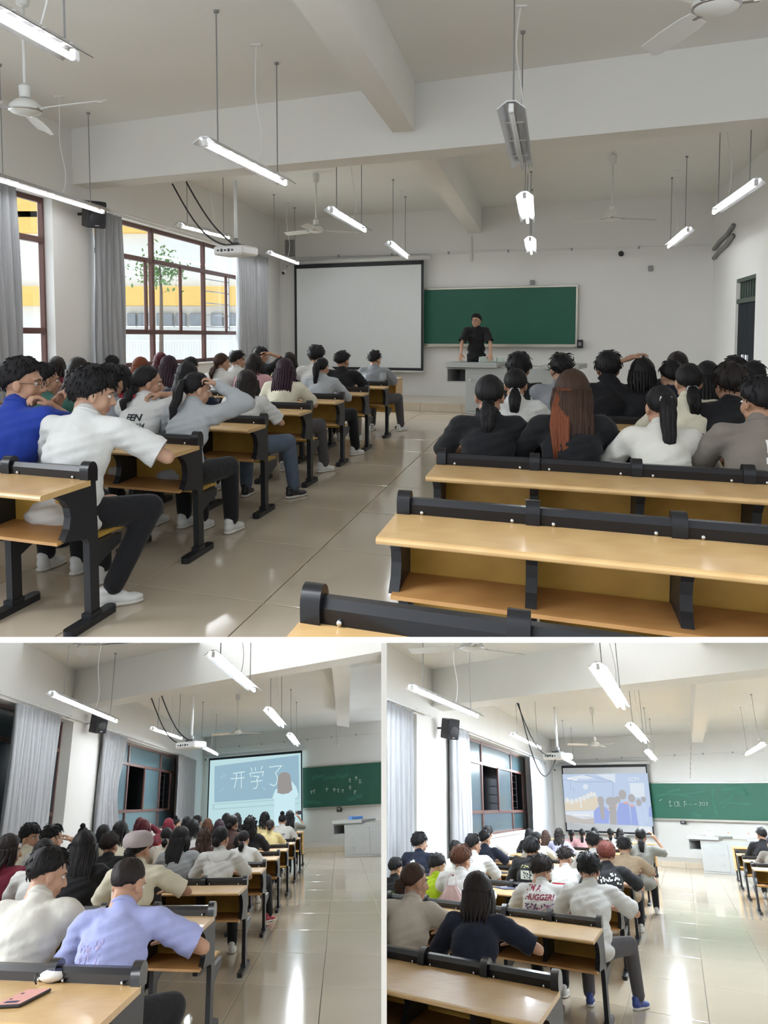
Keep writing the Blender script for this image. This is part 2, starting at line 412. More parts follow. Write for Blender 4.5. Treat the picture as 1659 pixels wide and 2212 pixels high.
# ------------------------------------------------------------------ windows
def window(key, n, span, Vs, night, sash=(), missing=()):
    q = cfg[key]; W = q['W']; off = q['thick'] * .72; t = .05; r = q['room']
    v0, v1 = span; ctr = W((v0 + v1) / 2, 0)
    wo = link('window_%d' % n, None, r, ctr); wo['kind'] = 'structure'; wo['label'] = 'brown framed side window of the classroom'
    ax = (q['wd'], q['nl'], UP)
    def bar(name, va, vb, za, zb, dep=.05, o=off):
        m = MB(); m.box(W((va+vb)/2, (za+zb)/2, o) - ctr, (abs(vb-va), dep, abs(zb-za)), .006, ax); return part(name, m, M_FRAME, wo)
    k = q['tile'][1] / 1.15
    fw = .07 * k; fh = .06
    bar('frame', v0, v1, Z_SILL, Z_SILL + fh); bar('frame', v0, v1, Z_HEAD - fh, Z_HEAD)
    bar('transom', v0, v1, Z_T1 - .035, Z_T1 + .035, .07); bar('transom', v0, v1, Z_T2 - .035, Z_T2 + .035, .07)
    vs = [v0] + list(Vs) + [v1]
    for i, v in enumerate(vs): bar('mullion', v - fw/2 + (fw/2 if i == 0 else 0), v + fw/2 - (fw/2 if i == len(vs)-1 else 0), Z_SILL, Z_HEAD, .07)
    for v in sash: bar('sash_stile', v - fw*.35, v + fw*.35, Z_T2, Z_T1, .045, off - .03)
    gm = M_NIGHT if night else M_GLASS
    cells = []
    allv = sorted(vs + list(sash))
    for za, zb, vl in ((Z_SILL, Z_T2, vs), (Z_T2, Z_T1, allv), (Z_T1, Z_HEAD, vs)):
        for i in range(len(vl) - 1):
            if (round(za, 2), i) in missing: continue
            m = MB(); m.box(W((vl[i]+vl[i+1])/2, (za+zb)/2, off) - ctr, (vl[i+1]-vl[i]-.02, .006, zb-za-.02), 0, ax); part('pane', m, gm, wo)
    m = MB(); m.box(W((v0+v1)/2, Z_SILL - .015, -.03 + q['thick']*.3) - ctr, (v1 - v0, q['thick']*.75, .03), .004, ax); part('sill', m, M_WALL, wo)
    return wo
def vs_px(key, pxs, py):
    q = cfg[key]; return [q['on_left'](px, py, q['thick'] * .72)[0] for px in pxs]
window('T', 1, cfg['T']['openA'], [-.43 - .55], False, sash=[])
window('T', 2, cfg['T']['openB'], vs_px('T', (328, 439), 650), False, sash=vs_px('T', (311, 386, 485), 650))
vl = vs_px('L', (272, 343), 1700)
window('L', 3, cfg['L']['openA'], [.4], True)
window('L', 4, cfg['L']['openB'], vl, True, sash=vs_px('L', (308, 365), 1700), missing=((Z_T2, 1), (Z_T2, 3)))
vr = vs_px('R', (1040, 1104), 1700)
window('R', 5, cfg['R']['openA'], [-2.7], True)
window('R', 6, cfg['R']['openB'], vr, True, sash=vs_px('R', (1074, 1127), 1700), missing=((Z_T2, 1), (Z_T2, 3)))
# steel security bars outside the open sashes, and black boxes added behind the lower rooms' windows to shut out the sky
def grille(key, va, vb, n, label):
    q = cfg[key]; W = q['W']; o = q['thick'] + .06; r = q['room']; ctr = W(va, Z_T2, o)
    g = thing('window_grille', label, 'grille', r, ctr)
    for v in (va, vb):
        m = MB(); m.box(W(v, (Z_T2+Z_T1)/2, o) - ctr, (.03, .03, Z_T1-Z_T2), .004, (q['wd'], q['nl'], UP)); part('stile', m, M_STEEL, g)
    for i in range(n):
        z = Z_T2 + (i + .5) / n * (Z_T1 - Z_T2)
        m = MB(); m.box(W((va+vb)/2, z, o) - ctr, (vb - va, .02, .02), .003, (q['wd'], q['nl'], UP)); part('bar', m, M_STEEL, g)
vg = vs_px('T', (452, 506), 650); grille('T', vg[0], vg[1], 5, 'pale steel window grille outside the sunlit classroom window')
vg = vs_px('L', (345, 364), 1700); grille('L', vg[0], vg[1], 6, 'steel window grille in the night window beside the chalk-lesson screen')
vg = vs_px('R', (1106, 1126), 1700); grille('R', vg[0], vg[1], 6, 'steel window grille in the night window beside the video screen')
for key in ('L', 'R'):
    q = cfg[key]; W = q['W']; m = MB()
    for a, b in (q['openA'], q['openB']):
        t = q['thick']; pts = [W(v, z, o) for o in (t + .5, t + .55) for v, z in ((a-1.2, .3), (b+9, .3), (b+9, 3.6), (a-1.2, 3.6))]
        m.add(pts, [(0,1,2,3),(7,6,5,4),(0,4,5,1),(1,5,6,2),(2,6,7,3),(3,7,4,0)])
        for z in (.3, 3.55):
            pts = [W(v, zz, o) for o in (t, t + .5) for v, zz in ((a-1.2, z), (b+9, z), (b+9, z+.05), (a-1.2, z+.05))]
            m.add(pts, [(0,1,2,3),(7,6,5,4),(0,4,5,1),(1,5,6,2),(2,6,7,3),(3,7,4,0)])
    struct('wall_blackout', m, M_NIGHTD, q['room'])

# ------------------------------------------------------------------ curtains and rails
def curtain(key, va, vb, label, zt=3.0, zb=.35, folds=None, pinch=0.0, group=None, sag=0.0, nfold=None):
    q = cfg[key]; W = q['W']; r = q['room']; ctr = W((va+vb)/2, 0); rr = random.Random(int(va*97) + ord(key))
    n = nfold or max(4, int((vb - va) / (.11 * q['tile'][1] / 1.15))); ph = [rr.uniform(.7, 1.3) for _ in range(60)]
    amp = .075
    c = thing('curtain', label, 'curtain', r, ctr, group=group)
    def fn(s, t):
        zz = zt + (zb - zt) * t
        w = 1 - pinch * math.sin(math.pi * min(1, t * 1.15)) ** 2
        v = va + (vb - va) * (s * w + sag * t * (s - .5))
        k = s * n; a = math.sin(2*math.pi*k) * ph[int(k) % 60]
        b = math.sin(2*math.pi*k*2.3 + 4*t) * .25
        return W(v + .02*math.sin(6*t + k), zz, -.10 - amp * (a + b) * (.75 + .25*t)) - ctr
    m = MB(); m.grid(fn, n * 8, 14); o = part('fabric', m, M_CURT, c, True)
    md = o.modifiers.new('thick', 'SOLIDIFY'); md.thickness = .006
    for i in range(n):
        v = va + (vb - va) * (i + .5) / n
        mm = MB(); mm.tube([W(v, zt + .05, -.10) - ctr, W(v, zt - .02, -.10) - ctr], .006, 5); part('hook', mm, M_WHITEP, c)
    return c
def rail(key, va, vb, label):
    q = cfg[key]; W = q['W']; r = q['room']; ctr = W(va, 3.06)
    t = thing('curtain_rail', label, 'curtain rail', r, ctr)
    m = MB(); m.tube([W(va, 3.06, -.10) - ctr, W(vb, 3.06, -.10) - ctr], .018, 8); part('rod', m, M_WHITEP, t, 40)
    for i in range(4):
        v = va + (vb - va) * (i + .3) / 4
        m = MB(); m.box(W(v, 3.07, -.05) - ctr, (.03, .10, .05), .004, (q['wd'], q['nl'], UP)); part('bracket', m, M_WHITEP, t)
def lv(key, px, py): return cfg[key]['on_left'](px, py, -.10)[0]
rail('T', .2, 7.6, 'white curtain rail above the sunlit window beside the projector')
curtain('T', lv('T', 12, 650) - .5, lv('T', 45, 650), 'grey curtain pulled aside beside the narrow sunlit window')
curtain('T', lv('T', 208, 650), lv('T', 268, 650), 'grey curtain bunched between the loudspeaker and the sunlit window')
curtain('T', lv('T', 514, 650), lv('T', 575, 650), 'grey curtain hanging between the sunlit window and the blank screen')
rail('L', -4.5, 3.0, 'white curtain rail above the long closed striped curtain'); rail('L', 4.2, 17.5, 'white curtain rail above the night window by the loudspeaker')
curtain('L', lv('L', 18, 1650), lv('L', 116, 1650), 'long grey curtain drawn nearly across a night window', sag=-.12, nfold=14)
curtain('L', lv('L', 218, 1650), lv('L', 268, 1650), 'grey curtain gathered at the waist beside the black loudspeaker', pinch=.30, nfold=9)
curtain('L', lv('L', 383, 1680), lv('L', 422, 1680), 'grey curtain hanging next to the chalk-lesson screen', nfold=8)
rail('R', -5.5, -.3, 'white curtain rail at the column with the grey loudspeaker'); rail('R', 1.4, 15.6, 'white curtain rail above the night window by the video screen')
curtain('R', lv('R', 838, 1650) - .4, lv('R', 888, 1650), 'grey curtain hanging beside a white column, brightly lit', nfold=9)
curtain('R', lv('R', 974, 1650), lv('R', 1010, 1650), 'straight grey curtain right behind the grey loudspeaker', nfold=9)
curtain('R', lv('R', 1146, 1680), lv('R', 1180, 1680), 'grey curtain hanging next to the video screen', nfold=8)

# ------------------------------------------------------------------ world outside the sunlit window
M_OUT = mat('pale_render', (.80, .80, .80), .9, var=.04); M_YEL = mat('yellow_band', (.80, .52, .16), .8, var=.08)
M_OUTW = mat('far_window_glass', (.25, .27, .30), .2, var=.2)
YB = 30.0
def outp(px, py, Y=YB): return T.y(px, py, Y)
bd = thing('neighbour_building', 'pale building with yellow bands seen through the classroom window', 'building', T, outp(360, 900))
b0 = outp(360, 900)
def facade(name, x0, y0, x1, y1, mt, dep=.3, Y=YB, par=None):
    a, b = outp(x0, y1, Y), outp(x1, y0, Y); m = MB(); c = (a + b) / 2
    m.box(c - b0 + np.array([0, dep/2, 0]), (abs(b[0]-a[0]), dep, abs(b[2]-a[2])), .02); return part(name, m, mt, par or bd)
facade('wall', -420, 470, 560, 826, M_OUT, 1.0, YB + .3)
facade('band', -420, 618, 560, 660, M_YEL, .5, YB - .1)
facade('band', -420, 455, 345, 502, M_YEL, .5, YB - .1)
facade('band', 20, 380, 90, 470, M_YEL, .5, YB - .1)
for x0, x1 in ((275, 292), (298, 322), (338, 372), (380, 400), (410, 436), (455, 480), (488, 508), (200, 225), (232, 260)):
    w = facade('window', x0, 676, x1, 704, M_OUTW, .2, YB + .05); facade('sill', x0 - 2, 704, x1 + 2, 707, M_OUT, .35, YB - .1)
for x in range(272, 512, 6): facade('railing_bar', x, 738, x + 1.4, 775, M_OUT, .05, YB - 1.2)
facade('railing_rail', 268, 735, 514, 738, M_OUT, .08, YB - 1.2)
m = MB(); rr = random.Random(3); tc = outp(344, 590, 27)
for i in range(420):
    p = np.array([rr.gauss(0, .38), rr.gauss(0, .3), rr.gauss(.1, .32)]); s_ = rr.uniform(.05, .11); a = nrm([rr.gauss(0,1), rr.gauss(0,1), rr.gauss(0,1)]); b = nrm(np.cross(a, [.3,.5,.8]))
    m.add([p - a*s_, p + b*s_*.5, p + a*s_, p - b*s_*.5], [(0,1,2,3)])
tr = thing('tree', 'small green tree growing outside the sunlit classroom window', 'tree', T, tc)
part('foliage', m, mat('leaf_green', (.10, .20, .06), .7, var=.4), tr)['kind'] = 'stuff'
m = MB(); m.tube([(0, 0, -.2 - tc[2]), (.05, 0, -.6), (0, .05, .3)], [.09, .05, .02], 7); part('trunk', m, mat('bark', (.12, .09, .07), .9), tr, True)
m = MB(); m.box((-12.5, 20.0, -.25), (14.0, 24.0, .1)); struct('floor_yard', m, mat('paved_yard', (.72, .71, .67), .9, var=.1), T)

# ================================================================== ceiling lamps
def lamp(room, a, b, label, z=2.88, lit=True, ztop=ZC, boost=1.0):
    A, B_ = room.z(a[0], a[1], z), room.z(b[0], b[1], z)
    c = (A + B_) / 2; ln = np.linalg.norm(B_ - A); t = nrm(B_ - A); n = np.array([t[1], -t[0], 0])
    th = thing('strip_light', label, 'lamp', room, c)
    m = MB(); hw = .095
    prof = [(-hw, -.012), (-.03, .040), (.03, .040), (hw, -.012), (hw - .004, -.016), (.028, .032), (-.028, .032), (-hw + .004, -.016)]
    m.prism(prof, -t * ln / 2, n, UP, t * ln); part('reflector', m, M_REFL, th)
    for s in (-1, 1):
        m = MB(); m.box(t * s * (ln / 2 - .03) + UP * -.005, (.05, .035, .06), .006, (t, n, UP)); part('lamp_holder', m, M_WHITEP, th)
    m = MB(); m.tube([-t * (ln / 2 - .05) - UP * .02, t * (ln / 2 - .05) - UP * .02], .017, 10)
    part('tube', m, emis('tube_glow_%s_%g' % (room.key, boost), LAMP_TINT[room.key], LAMP_POWER[room.key] * boost) if lit else mat('unlit_tube', (.75, .75, .75), .3), th, True)
    for k in (-.28, 0, .28):
        m = MB(); m.box(t * k * ln + UP * .004, (.014, .17, .006), 0, (t, n, UP)); part('clip', m, M_WHITEP, th)
    for k in (-.36, .36):
        m = MB(); m.tube([t * k * ln + UP * .04, t * k * ln + UP * (ztop - z)], .006, 5); rd = part('hanger_rod', m, M_ROD, th)
        m = MB(); m.lathe([(.001, -.02), (.02, -.02), (.022, 0)], t * k * ln + UP * (ztop - z), 8); part('ceiling_rose', m, M_ROD, rd)
    m = MB(); pts = [t * .1 * ln + UP * .04]
    for i in range(1, 9): pts.append(t * (.1 * ln + .03 * math.sin(i * 1.3)) + n * .03 * math.sin(i * .8) + UP * (.04 + (ztop - z - .04) * i / 8))
    m.tube(pts, .005, 5); part('power_cable', m, M_WHITEP, th)
    m = MB(); m.box(pts[-1], (.09, .06, .02), .004); part('junction_box', m, M_WHITEP, th)
    return th
lamp(T, (-60, -5), (168, 122), 'lit strip light hanging above the near ceiling fan by the window wall')
lamp(T, (440, 305), (620, 395), 'lit strip light hanging in front of the cross beam')
lamp(T, (-40, 372), (225, 456), 'long lit strip light hanging along the window wall at the black loudspeaker')
lamp(T, (388, 485), (497, 512), 'lit strip light just above the projector and the sunlit window')
lamp(T, (583, 545), (645, 568), 'lit strip light at the corner above the blank projection screen')
lamp(T, (715, 452), (790, 497), 'lit strip light beside the far ceiling fan, above the blank screen')
lamp(T, (843, 525), (880, 555), 'small lit strip light in front of the wall above the blank screen edge')
lamp(T, (1104, 230), (1129, 360), 'unlit strip light with a dark grey reflector hanging by the beam', lit=False)
lamp(T, (1133, 420), (1140, 478), 'lit strip light directly beyond the unlit grey one')
lamp(T, (1145, 515), (1148, 546), 'farthest small strip light above the plain green chalkboard')
lamp(T, (1635, 392), (1540, 458), 'lit strip light near the door side wall with a blue end socket')
lamp(T, (1487, 495), (1443, 532), 'lit strip light in front of the bare wall beside the plain chalkboard')
lamp(L, (112, 1498), (253, 1557), 'lit strip light passing the black loudspeaker in the dim evening room', boost=0.6)
lamp(L, (330, 1573), (393, 1594), 'lit strip light above the night window in the dim evening room')
lamp(L, (428, 1607), (470, 1629), 'lit strip light right beside the projector in the dim evening room', boost=2.6)
lamp(L, (460, 1412), (550, 1490), 'big lit strip light before the cross beam in the dim evening room', boost=0.8)
lamp(L, (579, 1531), (612, 1568), 'lit strip light between fan and chalkboard beam in the dim evening room', boost=2.6)
lamp(L, (626, 1586), (643, 1609), 'small lit strip light over the chalk-lesson screen edge', boost=2.6)
lamp(R, (889, 1484), (1033, 1546), 'lit strip light passing the grey loudspeaker in the bright evening room', boost=0.5)
lamp(R, (1108, 1586), (1168, 1615), 'lit strip light above the night window in the bright evening room', boost=0.9)
lamp(R, (1217, 1637), (1242, 1650), 'short lit strip light half hidden behind the white projector', boost=2.6)
lamp(R, (1291, 1438), (1348, 1528), 'big lit strip light before the cross beam in the bright evening room', boost=1.25)
lamp(R, (1362, 1565), (1395, 1602), 'lit strip light between fan and beam in the bright evening room', boost=2.6)
lamp(R, (1399, 1622), (1415, 1641), 'small lit strip light over the video screen edge', boost=2.6)
lamp(R, (1647, 1607), (1611, 1629), 'lit strip light over the chalk-smeared board in the bright evening room', boost=2.6)

# ================================================================== ceiling fans
def fan(room, px, py, label, a0, zh=3.05, r=.70, ztop=ZC):
    c = room.z(px, py, zh); f = thing('ceiling_fan', label, 'fan', room, c)
    m = MB(); m.lathe([(.02, .07), (.07, .06), (.115, .02), (.12, -.01), (.10, -.03), (.05, -.045), (.01, -.05)], (0, 0, 0), 20); hb = part('motor_housing', m, M_FAN, f, 50)
    m = MB(); m.lathe([(.112, -.012), (.121, -.014), (.121, -.018), (.105, -.022)], (0, 0, 0), 20); part('trim_ring', m, M_STEEL, hb, True)
    m = MB(); m.tube([(0, 0, .06), (0, 0, ztop - zh - .1)], .013, 8); part('down_rod', m, M_FAN, f, True)
    m = MB(); m.lathe([(.012, -.16), (.045, -.14), (.055, -.02), (.03, 0)], (0, 0, ztop - zh - .02), 12); part('canopy', m, M_FAN, f, 50)
    m = MB(); m.lathe([(.012, 0), (.04, .01), (.045, .09), (.02, .11)], (0, 0, .07), 12); part('collar', m, M_FAN, f, 50)
    for k in range(3):
        a = a0 + k * 2 * math.pi / 3; e = np.array([math.cos(a), math.sin(a), 0]); n = np.array([-math.sin(a), math.cos(a), 0])
        m = MB()
        st = [(.17, .045), (.25, .060), (.45, .066), (r - .03, .060), (r, .030)]
        up_ = []; lo_ = []
        for x, w in st:
            for s in (-1, 1):
                p = e * x + n * w * s + UP * (-.005 + .018 * s); up_.append(p); lo_.append(p - UP * .005)
        nn = len(up_); fs = []
        for i in range(len(st) - 1):
            fs += [(2*i, 2*i+1, 2*i+3, 2*i+2), (nn+2*i, nn+2*i+2, nn+2*i+3, nn+2*i+1), (2*i, 2*i+2, nn+2*i+2, nn+2*i), (2*i+1, nn+2*i+1, nn+2*i+3, 2*i+3)]
        fs += [(0, nn, nn+1, 1), (nn-2, nn-1, 2*nn-1, 2*nn-2)]
        m.add(up_ + lo_, fs); bl = part('blade', m, M_FAN, f, 40)
        m = MB(); m.box(e * .14 + UP * -.008, (.12, .035, .008), .002, (e, n, UP)); part('blade_iron', m, M_STEEL, bl)
    return f
fan(T, 55, 235, 'white ceiling fan under the near strip light by the window wall', -.35)
fan(T, 1548, 8, 'white ceiling fan in the bare bay before the cross beam', 1.75)
fan(T, 683, 497, 'white ceiling fan above the blank projection screen', .35)
fan(T, 1322, 470, 'white ceiling fan beyond the beam above the plain chalkboard', .25)
fan(L, 192, 1393, 'white ceiling fan above the long closed curtain in the dim room', 3.9)
fan(L, 512, 1582, 'white ceiling fan above the chalk-lesson screen', .5)
fan(R, 1020, 1397, 'white ceiling fan by the white column in the bright evening room', .8)
fan(R, 1285, 1608, 'white ceiling fan above the video screen', 1.2)

# ================================================================== projector, loudspeaker, security camera
def projector(room, px, py, label, cables, ztop=ZB, z=2.42):
    c = room.z(px, py, z); p = thing('projector', label, 'projector', room, c); kx = 1.0
    ax = (room.c, np.cross(UP, room.c), UP)
    m = MB(); m.box((0, 0, 0), (.42, .36, .11), .02, ax); b = part('housing', m, M_WHITEP, p)
    m = MB(); m.lathe([(.045, 0), (.05, .03), (.035, .035)], ax[1] * .18 + ax[0] * .1, 14, (ax[0], UP, ax[1])); part('lens', m, M_DARK, b, 40)
    for i in range(5):
        m = MB(); m.box(ax[1] * -.182 + ax[0] * (-.14 + .05 * i) + UP * .0, (.03, .006, .02 + .015 * (i % 2)), .002, ax); part('port', m, M_DARK, b)
    m = MB(); m.tube([(0, 0, .05), (0, 0, ztop - z)], .022, 10); part('pole', m, M_WHITEP, p, True)
    m = MB(); m.box((0, 0, .075), (.16, .16, .02), .004, ax); part('mount_plate', m, M_DARK, p)
    m = MB(); m.lathe([(.022, 0), (.04, .01), (.04, .05), (.022, .07)], (0, 0, .09), 10); part('swivel', m, M_ROD, p, True)
    for i, (qx, qy, zz, sag) in enumerate(cables):
        A = room.z(qx, qy, zz) - c; m = MB(); pts = []
        for k in range(13):
            t = k / 12; q = A * (1 - t) + np.array([0, 0, .06]) * t; q = q - UP * sag * math.sin(math.pi * t); pts.append(q)
        m.tube(pts, .011, 5); part('cable', m, M_CABLE, p, True)
projector(T, 510, 543, 'white ceiling projector on a pole beside the sunlit window', [(372, 397, ZB, .22), (402, 393, ZB, .10)])
projector(L, 413, 1610, 'ceiling projector on a white pole by the night window in the dim room', [(327, 1508, ZB, .3), (349, 1503, ZB, .15)])
projector(R, 1205, 1634, 'white ceiling projector on a pole in the bright evening room', [(1117, 1518, ZB, .35), (1120, 1519, ZB, .75)])
def speaker(key, x0, x1, y0, y1, label):
    q = cfg[key]; r = q['room']
    (va, zt), (vb, zb) = q['on_left']((x0+x1)/2 - 12, y0, -.1), q['on_left']((x0+x1)/2 + 12, y1, -.1)
    vm = q['on_left']((x0+x1)/2, (y0+y1)/2, -.16)[0]; h = abs(zt - zb); w = h * .72
    c = q['W'](vm, (zt+zb)/2, -.28)
    f = nrm(-q['nl'] * .72 - q['wd'] * .70 - UP * .18); sx = nrm(np.cross(UP, f)); u2 = np.cross(f, sx)
    s = thing('loudspeaker', label, 'speaker', r, c)
    m = MB(); m.box((0, 0, 0), (w, .26, h), .015, (sx, f, u2)); b = part('cabinet', m, M_DARK, s)
    m = MB(); m.box(f * .132, (w * .92, .008, h * .93), .004, (sx, f, u2)); part('grille', m, mat('speaker_cloth', (.035, .036, .045), .8, bump=.3, bscale=300), s)
    m = MB(); m.lathe([(w*.36, 0), (w*.38, .006), (w*.34, .010), (w*.15, .004), (.01, .008)], f * .135 - u2 * h * .12, 20, (sx, u2, f)); part('woofer', m, M_DARK, s, 50)
    m = MB(); m.box(f * .14 - u2 * h * .40, (.05, .004, .012), 0, (sx, f, u2)); part('badge', m, M_STEEL, s)
    m = MB(); m.tube([f * -.12, f * -.12 + q['nl'] * .18], .02, 6); part('wall_bracket', m, M_DARK, s)
speaker('T', 158, 210, 435, 497, 'black loudspeaker on the wall under the long strip light, daylight room')
speaker('L', 185, 215, 1541, 1590, 'black loudspeaker between two grey curtains, dim evening room')
speaker('R', 942, 976, 1551, 1602, 'dark grey loudspeaker on a white column, bright evening room')
def cctv(key, px, py, label):
    q = cfg[key]; u, z = q['on_back'](px, py, .15); c = q['B'](u, z, .15); s = thing('security_camera', label, 'camera', q['room'], c)
    n = -q['nb']; m = MB(); m.ell((0, 0, 0), (.06, .06, .06), 12, 8); part('dome', m, M_WHITEP, s, True)
    m = MB(); m.ell(n * .04 - UP * .02, (.035, .035, .035), 10, 7); part('lens', m, M_DARK, s, True)
    m = MB(); m.tube([(0, 0, 0.02), (0, 0, .12), -n * .14 + UP * .14], .018, 7); part('arm', m, M_WHITEP, s, True)
cctv('T', 614, 588, 'white dome security camera beside the blank screen'); cctv('L', 446, 1640, 'small dome security camera left of the chalk-lesson screen'); cctv('R', 1200, 1662, 'small dome security camera left of the video screen')

# ================================================================== front wall: screens, chalkboards, conduits
def ribbon(mb, pts, w, O, A, B_, N):                          # flat stroke through 2-D points in the A,B plane
    P = [np.array(p, float) for p in pts]
    for i in range(len(P) - 1):
        t = P[i+1] - P[i]; l = np.linalg.norm(t)
        if l < 1e-9: continue
        t = t / l; n = np.array([-t[1], t[0]]) * w / 2; e = t * w * .3
        q = [P[i] + n - e, P[i] - n - e, P[i+1] - n + e, P[i+1] + n + e]
        lo = [O + A*x[0] + B_*x[1] for x in q]; mb.add(lo + [p + N*.002 for p in lo], [(0,1,2,3),(7,6,5,4),(0,4,5,1),(1,5,6,2),(2,6,7,3),(3,7,4,0)])
def poly(mb, pts, O, A, B_, N, t=.002):
    lo = [O + A*x + B_*y for x, y in pts]; n = len(lo)
    mb.add(lo + [p + N*t for p in lo], [tuple(range(n))[::-1], tuple(range(n, 2*n))] + [(i, (i+1) % n, n+(i+1) % n, n+i) for i in range(n)])
SCR = {}
def screen(key, u0, u1, z0, z1, label, fabric, off=.20):
    q = cfg[key]; r = q['room']; B = q['B']; O = B(u0, z0, off); w, h = u1-u0, z1-z0; N = -q['nb']
    s = thing('projection_screen', label, 'screen', r, O)
    m = MB(); m.box(r.c*w/2 + UP*h/2, (w, .012, h), 0, (r.c, N, UP)); part('fabric', m, fabric, s)
    bw = .055
    for c_, sz in (((w/2, bw/2), (w, bw)), ((w/2, h-bw/2), (w, bw*1.5)), ((bw/2, h/2), (bw, h)), ((w-bw/2, h/2), (bw, h))):
        m = MB(); m.box(r.c*c_[0] + UP*c_[1] + N*.008, (sz[0], .006, sz[1]), 0, (r.c, N, UP)); part('border', m, M_DARK, s)
    m = MB(); m.tube([r.c*-.12 + UP*(h+.07) - N*.03, r.c*(w+.12) + UP*(h+.07) - N*.03], .055, 12); part('housing', m, M_WHITEP, s, True)
    m = MB(); m.tube([UP*-.02, r.c*w - UP*.02], .022, 8); part('bottom_bar', m, M_WHITEP, s, True)
    SCR[key] = (s, O + N*.014 - O, r.c, UP, N, w, h); return s
def bu(key, px, py, off): return cfg[key]['on_back'](px, py, off)
u0, z1 = bu('T', 636, 574, .2); u1, z0 = bu('T', 915, 801, .2)
screen('T', u0, u1, z0, z1, 'blank white projection screen pulled down beside the plain green chalkboard', M_SCREEN)
u0, z1 = bu('L', 452, 1639, .2); u1, _ = bu('L', 653, 1640, .2)
screen('L', u0, u1, .72, z1, 'projection screen showing a girl writing on a chalkboard', emis('projected_pale_cyan', (.56, .80, .84), .60))
u0, z1 = bu('R', 1213, 1655, .2); u1, z0 = bu('R', 1414, 1804, .2)
screen('R', u0, u1, z0, z1, 'projection screen showing pupils in blue shirts in a museum', mat('screen_fabric_lit', (.72, .73, .75), .8, var=.02))
# picture on the lesson screen (fractions of the screen, y up)
def pic(key, name, col, shapes, strokes=(), w=.02, s=.60, lay=0):
    root, O, A, B_, N, W_, H_ = SCR[key]; O2 = O + N * .003 * lay; mm = emis('projected_' + name + '_' + key, col, s)
    for sh in shapes:
        m = MB(); poly(m, [(x*W_, y*H_) for x, y in sh], O2, A, B_, N); part(name, m, mm, root)
    if strokes:
        m = MB(); [ribbon(m, [(x*W_, y*H_) for x, y in st], w, O2, A, B_, N) for st in strokes]; part(name, m, mm, root)
def arc(cx, cy, rx, ry, a0=0, a1=360, n=18): return [(cx + rx*math.cos(math.radians(a0+(a1-a0)*i/n)), cy + ry*math.sin(math.radians(a0+(a1-a0)*i/n))) for i in range(n+1)]
lx = lambda x: (x - 95) / (1525 - 95); ly = lambda y: 1 - (y - 130) / (1290 - 130)
def LP(pts): return [(lx(x), ly(y)) for x, y in pts]
pic('L', 'pictured_board', (.34, .53, .64), [LP([(190, 265), (1475, 195), (1480, 850), (205, 865)])], lay=1)
pic('L', 'tray', (.46, .66, .70), [LP([(185, 890), (1480, 870), (1480, 885), (185, 905)]), LP([(185, 965), (1490, 950), (1490, 965), (185, 985)]), LP([(180, 890), (205, 890), (205, 980), (180, 980)])], lay=1)
pic('L', 'writing', (.80, .97, 1.0), [], [LP(a) for a in (
    [(490, 410), (665, 395)], [(455, 495), (665, 492)], [(540, 410), (545, 500), (510, 650)], [(615, 405), (622, 660)],
    [(765, 340), (782, 405)], [(832, 340), (832, 395)], [(935, 330), (915, 380)], [(770, 490), (745, 430), (955, 418), (940, 485)],
    [(800, 480), (885, 490), (850, 545)], [(765, 570), (935, 560)], [(860, 545), (868, 620), (850, 675), (805, 680)],
    [(1040, 350), (1225, 345), (1135, 455), (1165, 540), (1150, 630), (1110, 660), (1055, 625)])], w=.028, lay=2)
pic('L', 'faint_writing', (.46, .68, .78), [], [LP(a) for a in ([(290, 460), (330, 430), (310, 475)], [(340, 400), (365, 440), (350, 465)], [(285, 690), (310, 670), (350, 640)], [(940, 680), (985, 700), (960, 725)], [(1255, 330), (1270, 360)])], w=.018, lay=2)
pic('L', 'sleeve', (.66, .90, .97), [LP([(1090, 850), (1130, 730), (1170, 700), (1370, 600), (1440, 700), (1475, 830), (1420, 880), (1415, 1290), (1115, 1290), (1120, 870)])], lay=3)
pic('L', 'hair', (.36, .34, .33), [LP([(1170, 560), (1185, 490), (1230, 455), (1300, 455), (1345, 490), (1362, 570), (1385, 740), (1330, 790), (1240, 800), (1165, 775)])], lay=4)
# picture on the video screen
rx_ = lambda x: (x - 100) / (1530 - 100); ry_ = lambda y: 1 - (y - 195) / (1280 - 195)
def RP(pts): return [(rx_(x), ry_(y)) for x, y in pts]
def RE(cx, cy, a, b): return RP(arc(cx, cy, a, b))
pic('R', 'backdrop', (.58, .70, .90), [RP([(110, 335), (1530, 330), (1530, 1150), (110, 1130)])], lay=1)
pic('R', 'bright_panel', (.80, .88, .97), [RP([(130, 400), (500, 345), (700, 400), (530, 420)]), RP([(700, 345), (1015, 335), (1005, 480), (965, 470)]), RP([(1235, 485), (1460, 485), (1450, 700), (1230, 720)]), RE(500, 545, 45, 45), RP([(115, 960), (620, 935), (620, 1050), (420, 1075), (115, 1000)])], lay=2)
pic('R', 'exhibits', (.82, .74, .60), [RP([(115, 780), (330, 780), (520, 740), (690, 700), (690, 920), (115, 950)])], lay=2)
pic('R', 'sculptures', (.86, .88, .86), [RE(165, 770, 38, 45), RE(245, 790, 38, 45), RE(325, 770, 30, 40), RE(395, 750, 32, 45), RE(465, 730, 35, 45), RE(530, 695, 32, 45), RE(590, 670, 30, 45), RE(645, 675, 28, 42), RP([(385, 800), (415, 800), (410, 890), (385, 890)])], lay=3)
pic('R', 'counter', (.62, .58, .55), [RP([(115, 1000), (620, 1040), (620, 1140), (110, 1130)])], lay=2)
